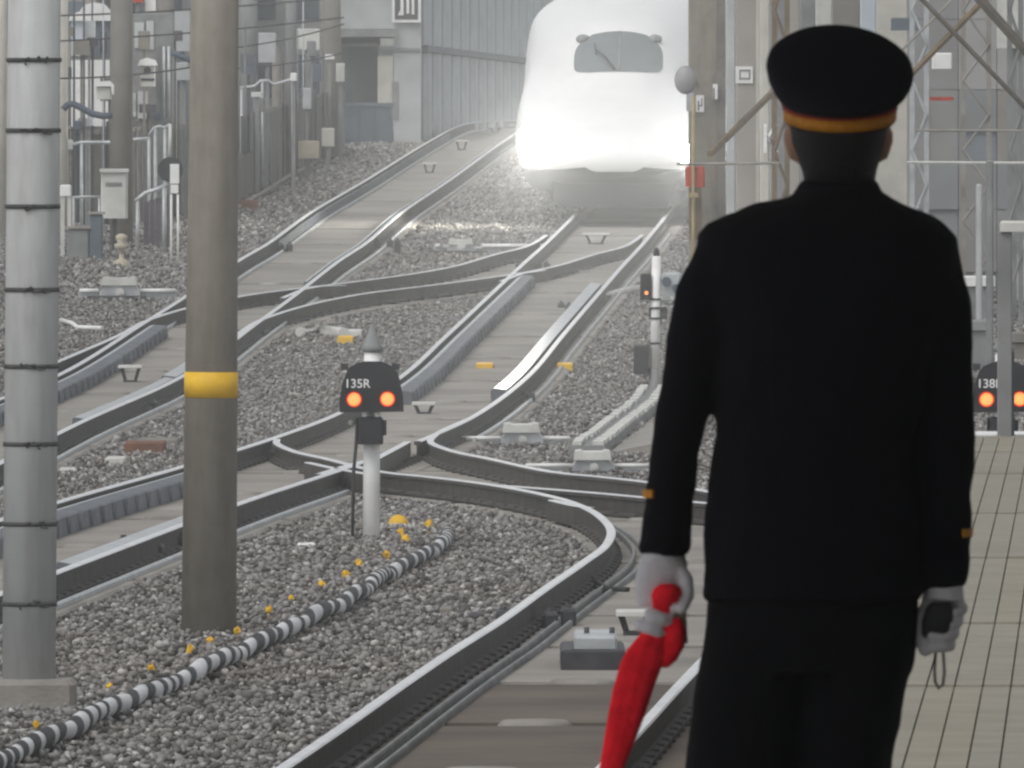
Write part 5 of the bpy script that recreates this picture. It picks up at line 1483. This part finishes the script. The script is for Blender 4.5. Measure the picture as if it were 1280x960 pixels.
# hair at the back of the head
mb = MB(); rr = []
for y, a, b, d, dy in [(128, 984, 1113, .096, .0), (150, 985, 1111, .100, -.002), (178, 989, 1107, .0985, -.006), (198, 997, 1100, .088, -.010), (216, 1003, 1095, .072, -.012), (228, 1005, 1093, .066, -.010)]:
    full = ering((hx(a) + hx(b)) / 2, PDp + dy, hz(y), (hx(b) - hx(a)) / 2, d, 32, 2.1)
    back = [full[k % 32] for k in range(16, 33)]       # rear half only
    inner = [(hx(1048) + (p[0] - hx(1048)) * .9, PDp + (p[1] - PDp) * .86, p[2]) for p in reversed(back)]
    rr.append(back + inner)
mb.rings(rr, 0); mb.build('hair', 'hair', body)
# --- jacket
mb = MB()
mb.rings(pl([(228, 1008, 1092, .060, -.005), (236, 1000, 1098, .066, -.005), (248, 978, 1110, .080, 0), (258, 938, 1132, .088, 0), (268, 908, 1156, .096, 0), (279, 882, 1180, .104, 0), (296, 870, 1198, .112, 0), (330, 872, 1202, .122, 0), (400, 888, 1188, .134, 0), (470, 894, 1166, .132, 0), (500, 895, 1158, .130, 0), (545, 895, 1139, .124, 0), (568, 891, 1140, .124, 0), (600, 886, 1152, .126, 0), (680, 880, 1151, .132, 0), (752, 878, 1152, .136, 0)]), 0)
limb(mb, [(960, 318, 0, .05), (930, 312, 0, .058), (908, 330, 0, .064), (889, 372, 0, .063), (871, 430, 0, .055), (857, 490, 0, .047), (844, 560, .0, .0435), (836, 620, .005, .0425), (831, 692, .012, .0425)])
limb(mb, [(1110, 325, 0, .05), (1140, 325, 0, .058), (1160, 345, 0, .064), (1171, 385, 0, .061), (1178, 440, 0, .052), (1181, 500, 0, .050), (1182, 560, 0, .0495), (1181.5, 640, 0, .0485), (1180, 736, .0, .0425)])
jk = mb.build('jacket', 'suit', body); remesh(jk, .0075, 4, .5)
ctx = bpy.data.textures.new('cloth_creases', 'CLOUDS'); ctx.noise_scale = .09; ctx.noise_depth = 2
for ob_ in (jk,):
    dm_ = ob_.modifiers.new('creases', 'DISPLACE'); dm_.texture = ctx; dm_.strength = .014; dm_.mid_level = .5; dm_.texture_coords = 'LOCAL'
mb = MB()
mb.rings(pl([(224, 1006, 1092, .064, -.006), (228, 1000, 1097, .067, -.006), (244, 990, 1105, .074, -.004)]), 0); mb.build('collar', 'suit', jk)
for (x, y, r, dy) in ((836, 617, .0428, .005), (1182.5, 666, .0438, 0)):       # gold cuff braid on the outer side
    mb = MB(); sx = -1 if x < 1000 else 1
    rings = []
    for q in (-.007, .007):
        z = hz(y) + q; ou = []; inn = []
        for k in range(7):
            a = math.pi / 2 + sx * (-math.pi / 2) + (k - 3) * .14 - sx * .45
            ou.append((hx(x) + (r + .003) * math.cos(a), PDp + dy + (r + .003) * math.sin(a), z)); inn.append((hx(x) + (r - .004) * math.cos(a), PDp + dy + (r - .004) * math.sin(a), z))
        rings.append(ou + inn[::-1])
    mb.rings(rings, 0, True, False); mb.build('cuff_braid', 'gold', jk)
for y in (420, 560): pass
# --- trousers
mb = MB()
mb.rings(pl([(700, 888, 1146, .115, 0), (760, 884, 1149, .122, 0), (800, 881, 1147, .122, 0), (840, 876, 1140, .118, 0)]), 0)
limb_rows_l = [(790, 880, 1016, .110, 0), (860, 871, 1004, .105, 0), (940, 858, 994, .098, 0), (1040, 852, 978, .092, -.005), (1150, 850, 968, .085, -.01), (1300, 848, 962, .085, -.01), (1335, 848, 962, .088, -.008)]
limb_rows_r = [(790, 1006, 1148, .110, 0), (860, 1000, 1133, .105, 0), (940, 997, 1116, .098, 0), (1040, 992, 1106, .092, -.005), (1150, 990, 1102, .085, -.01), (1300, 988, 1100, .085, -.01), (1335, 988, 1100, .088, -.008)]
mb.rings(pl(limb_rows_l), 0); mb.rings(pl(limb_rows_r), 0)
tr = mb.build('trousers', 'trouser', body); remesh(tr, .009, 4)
dm_ = tr.modifiers.new('creases', 'DISPLACE'); dm_.texture = ctx; dm_.strength = .012; dm_.mid_level = .5; dm_.texture_coords = 'LOCAL'
for x in (905, 1044):
    mb = MB(); c = hx(x)
    mb.rings([[(c + a * .9, PDp + b, FOOT + z) for a, b in ((-.045, -.10), (.045, -.10), (.052, .02), (.05, .13), (.03, .19), (-.03, .19), (-.05, .13), (-.052, .02))] for z in (.0, .03)] +
             [[(c + a * .9 * k, PDp + b * k2 + o, FOOT + z) for a, b in ((-.045, -.10), (.045, -.10), (.052, .02), (.05, .13), (.03, .19), (-.03, .19), (-.05, .13), (-.052, .02))] for z, k, k2, o in ((.06, .95, .95, 0), (.085, .8, .6, -.03))], 0)
    mb.build('shoe', 'black', body)
# --- cap: band, gold braid, red piping, wide tilted crown, peak
cc = Vector((hx(1050), PDp + .0, hz(140)))
def cring(rx, ry, h, dy, n=40, tilt=.0, roll=0.0, e=2.0, dx=0.0):
    return [(cc.x + dx + rx * math.cos(a), cc.y + dy + ry * math.sin(a), cc.z + h + tilt * (dy + ry * math.sin(a)) + roll * rx * math.cos(a)) for a in [2 * math.pi * k / n for k in range(n)]]
TB = .50
mb = MB()
u = 1 / sp_
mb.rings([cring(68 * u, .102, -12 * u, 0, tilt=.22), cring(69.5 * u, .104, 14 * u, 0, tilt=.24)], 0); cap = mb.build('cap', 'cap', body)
mb = MB(); mb.rings([cring(69.0 * u, .1035, -9 * u, 0, tilt=.22), cring(70.6 * u, .106, -9 * u, 0, tilt=.22), cring(71.6 * u, .107, 6 * u, 0, tilt=.23), cring(69.5 * u, .104, 6 * u, 0, tilt=.23)], 0, False); mb.build('gold_band', 'gold', cap)
mb = MB(); mb.rings([cring(69.5 * u, .104, 6.2 * u, 0, tilt=.23), cring(72.6 * u, .108, 6.5 * u, 0, tilt=.23), cring(73 * u, .109, 11 * u, 0, tilt=.24), cring(70 * u, .105, 11 * u, 0, tilt=.24)], 0, False); mb.build('red_piping', 'redpipe', cap)
mb = MB()
mb.rings([cring(68 * u, .10, 9 * u, 0, tilt=.24), cring(72.5 * u, .110, 12 * u, 0, tilt=.26), cring(83 * u, .124, 25 * u, .003, tilt=.36, roll=-.02), cring(90.5 * u, .135, 40 * u, .006, tilt=.46, roll=-.04), cring(92.5 * u, .138, 49 * u, .008, tilt=TB, roll=-.05), cring(91 * u, .136, 55 * u, .008, tilt=TB + .01, roll=-.05), cring(84 * u, .126, 61 * u, .007, tilt=TB + .01, roll=-.05), cring(60 * u, .09, 67 * u, .005, tilt=TB, roll=-.05), cring(30 * u, .045, 70 * u, .003, tilt=TB, roll=-.05), cring(3 * u, .005, 71 * u, 0, tilt=TB, roll=-.05)], 0)
mb.build('crown', 'cap', cap)
mb = MB(); pk = []
for j, (rr_, dz_) in enumerate(((.100, 0), (.135, -.020), (.155, -.040))):
    pk.append([(cc.x + rr_ * .93 * math.cos(a), cc.y + rr_ * math.sin(a) + .0, cc.z + dz_ + .012) for a in np.linspace(math.pi * .30, math.pi * .70, 15)])
V = [p for r_ in pk for p in r_] + [(p[0], p[1], p[2] - .004) for r_ in pk for p in r_]
Fs = []
for j in range(2):
    for i in range(14):
        a = j * 15 + i; Fs += [(a, a + 1, a + 16, a + 15), (a + 45, a + 60, a + 61, a + 46)]
mb.add(V, Fs, 0, True); mb.build('peak', 'black', cap)
# --- gloves
def finger(mb, pts, r0, r1):
    n = len(pts); mb.tube([Vector(p) for p in pts], [r0 + (r1 - r0) * i / (n - 1) for i in range(n)], 10)
    mb.ball(pts[-1], r1 * 1.0)
# left hand closed round the rolled flag; the grip axis runs down and to the left
ga = Vector((hx(842), PDp - .005, hz(722))); gb = Vector((hx(806), PDp - .012, hz(806)))
gx_ = (gb - ga).normalized()
e1 = Vector((0, -1, 0)); e1 = (e1 - gx_ * e1.dot(gx_)).normalized(); e2 = gx_.cross(e1)
mb = MB()
mb.tube([(hx(831), PDp + .012, hz(676)), (hx(831), PDp + .012, hz(692)), (hx(829), PDp + .008, hz(706))], [.030, .034, .040], 16)
mb.rings([ering(hx(x), PDp + d, hz(y), rx, ry, 20, 2.2) for x, y, d, rx, ry in ((830, 690, .01, .034, .028), (829, 704, .008, .043, .034), (826, 722, .012, .044, .036), (822, 742, .018, .038, .032), (818, 758, .022, .03, .026))], 0)
fr_ = .0128
for k in range(4):          # fingers wrap from the back of the hand (left, away) round to the camera side
    c = ga + (gb - ga) * (.18 + .20 * k)
    R_ = .0265 - .0010 * k
    arc = []
    a0, a1 = (2.5, -1.2) if k < 3 else (2.5, -2.2)
    a1 = {0: 1.15, 1: .95, 2: -.6, 3: -1.3}[k]
    for t in np.linspace(0, 1, 9):
        a = 3.4 + (a1 - 3.4) * t
        arc.append(c + (e1 * math.cos(a) - e2 * math.sin(a)) * R_)
    finger(mb, arc, fr_, fr_ * .88)
# thumb leaves the side of the palm and closes over the grip
finger(mb, [Vector((hx(846), PDp - .005, hz(708))), Vector((hx(858), PDp - .012, hz(724))), Vector((hx(860), PDp - .022, hz(744))), Vector((hx(852), PDp - .034, hz(760)))], .0135, .0105)
gl = mb.build('glove', 'glove', body); remesh(gl, .0035, 3, .5)
# right hand closed round a black radio
mb = MB()
mb.tube([(hx(1180), PDp, hz(720)), (hx(1180), PDp, hz(736)), (hx(1179), PDp, hz(750))], [.029, .033, .038], 16)
mb.rings([ering(hx(x), PDp + d, hz(y), rx, ry, 20, 2.2) for x, y, d, rx, ry in ((1180, 734, .0, .034, .028), (1179, 748, .004, .036, .030), (1175, 766, .016, .034, .027), (1170, 786, .022, .030, .023), (1165, 804, .024, .025, .020))], 0)
for k in range(4):
    y = 760 + 15 * k; x = 1184 - 5 * k
    arc = [Vector((hx(x) + .012 - (.0 if t < .5 else 0) + ax, PDp + ay, hz(y) + az)) for t, ax, ay, az in ((0, .004, .024, .006), (.25, .016, .008, .0), (.5, .014, -.016, -.004), (.75, .000, -.030, -.006))]
    if k >= 2: arc.append(Vector((hx(x) - .014, PDp - .036, hz(y) - .006)))
    finger(mb, arc, .0098, .0088)
finger(mb, [Vector((hx(1162), PDp + .0, hz(752))), Vector((hx(1152), PDp - .012, hz(772))), Vector((hx(1148), PDp - .02, hz(796))), Vector((hx(1156), PDp - .03, hz(812)))], .0135, .0115)
gr_ = mb.build('glove', 'glove', body); remesh(gr_, .0035, 3, .5)
# --- the flag (held): rolled cloth tapering downwards, wooden stick
fl = empty('red_flag', (hx(800), PDp - .02, hz(860)), 'furled bright red signal flag held pointing down in the left glove', 'flag')
mb = MB(); pts = [(834, 730, 9, -.03), (834, 736, 16, -.03), (833, 744, 19, -.028), (831, 756, 15, -.016), (829, 770, 15, -.012), (824, 784, 18, -.014), (817, 798, 22.5, -.016), (808, 814, 25.5, -.018), (801, 832, 26, -.018), (792, 860, 24.5, -.019), (784, 890, 22.5, -.02), (775, 924, 19, -.02), (766, 956, 15.5, -.02), (754, 1000, 11.5, -.02), (741, 1046, 7.5, -.02), (735, 1070, 4, -.02)]
nn = 36; rings = []
for i, (x, y, w_, d) in enumerate(pts):
    r0 = w_ * u; ring = []
    for k in range(nn):
        a = 2 * math.pi * k / nn
        fold = 1 + .07 * math.sin(3 * a + i * .35) + .06 * abs(math.sin(4.5 * a - i * .4)) - .03 if i > 4 else 1 + .05 * math.sin(4 * a)
        ring.append((hx(x) + r0 * fold * math.cos(a), PDp + d + r0 * .8 * fold * math.sin(a), hz(y) + .10 * r0 * math.sin(2 * a + i)))
    rings.append(ring)
mb.rings(rings, 0, True, True)
mb.build('cloth', 'flag', fl)
mb = MB(); fp = [(843, 772, 9, -.02), (843, 790, 13, -.024), (840, 808, 14, -.026), (836, 824, 10, -.024), (831, 834, 4, -.022)]
mb.rings([[(hx(x) + w_ * u * math.cos(a) * (1 + .12 * math.sin(5 * a + i)), PDp + d + w_ * u * .7 * math.sin(a), hz(y)) for a in [2 * math.pi * k / 18 for k in range(18)]] for i, (x, y, w_, d) in enumerate(fp)], 0, True, True)
mb.build('loose_fold', 'flag', fl)
mb = MB(); mb.cyl((hx(850), PDp - .004, hz(752)), (hx(852), PDp + .006, hz(804)), .010, .011, 12); mb.build('stick', 'wood', fl)
# --- radio with strap loop
rd = empty('handheld_radio', (hx(1170), PDp - .01, hz(800)), 'black handheld radio with dangling strap loop in the right glove', 'radio')
mb = MB(); mb.rings([ering(hx(x), PDp + d, hz(y), rx * u, ry, 20, 3.2) for x, y, rx, ry, d in ((1176, 752, 12, .012, -.03), (1174, 758, 17, .018, -.028), (1171, 776, 20, .020, -.024), (1168, 792, 17, .018, -.022), (1166, 800, 11, .012, -.02))], 0); mb.build('case', 'rubber', rd)
mb = MB(); lp = [(1171, 792), (1169, 815), (1167.5, 838), (1168.5, 852), (1173, 860), (1178, 855), (1180, 840), (1178.5, 815), (1175, 794)]
mb.tube([(hx(x), PDp - .03, hz(y)) for x, y in lp], .0026, 8); mb.build('strap', 'strap', rd)

# ------------------------------------------------------------------ haze
hb = MB(); hb.box(-520, 520, -320, 620, -2.6, 16)
haze = hb.build('haze', [], None)
hm = bpy.data.materials.new('haze_air'); hm.use_nodes = True
t_ = hm.node_tree; t_.nodes.clear()
out = t_.nodes.new('ShaderNodeOutputMaterial'); vol = t_.nodes.new('ShaderNodeVolumePrincipled')
vol.inputs['Color'].default_value = (0.93, 0.95, 0.97, 1)
vol.inputs['Density'].default_value = 0.00078
vol.inputs['Anisotropy'].default_value = 0.90
t_.links.new(vol.outputs['Volume'], out.inputs['Volume'])
haze.data.materials.append(hm)
tag(haze, kind='stuff')
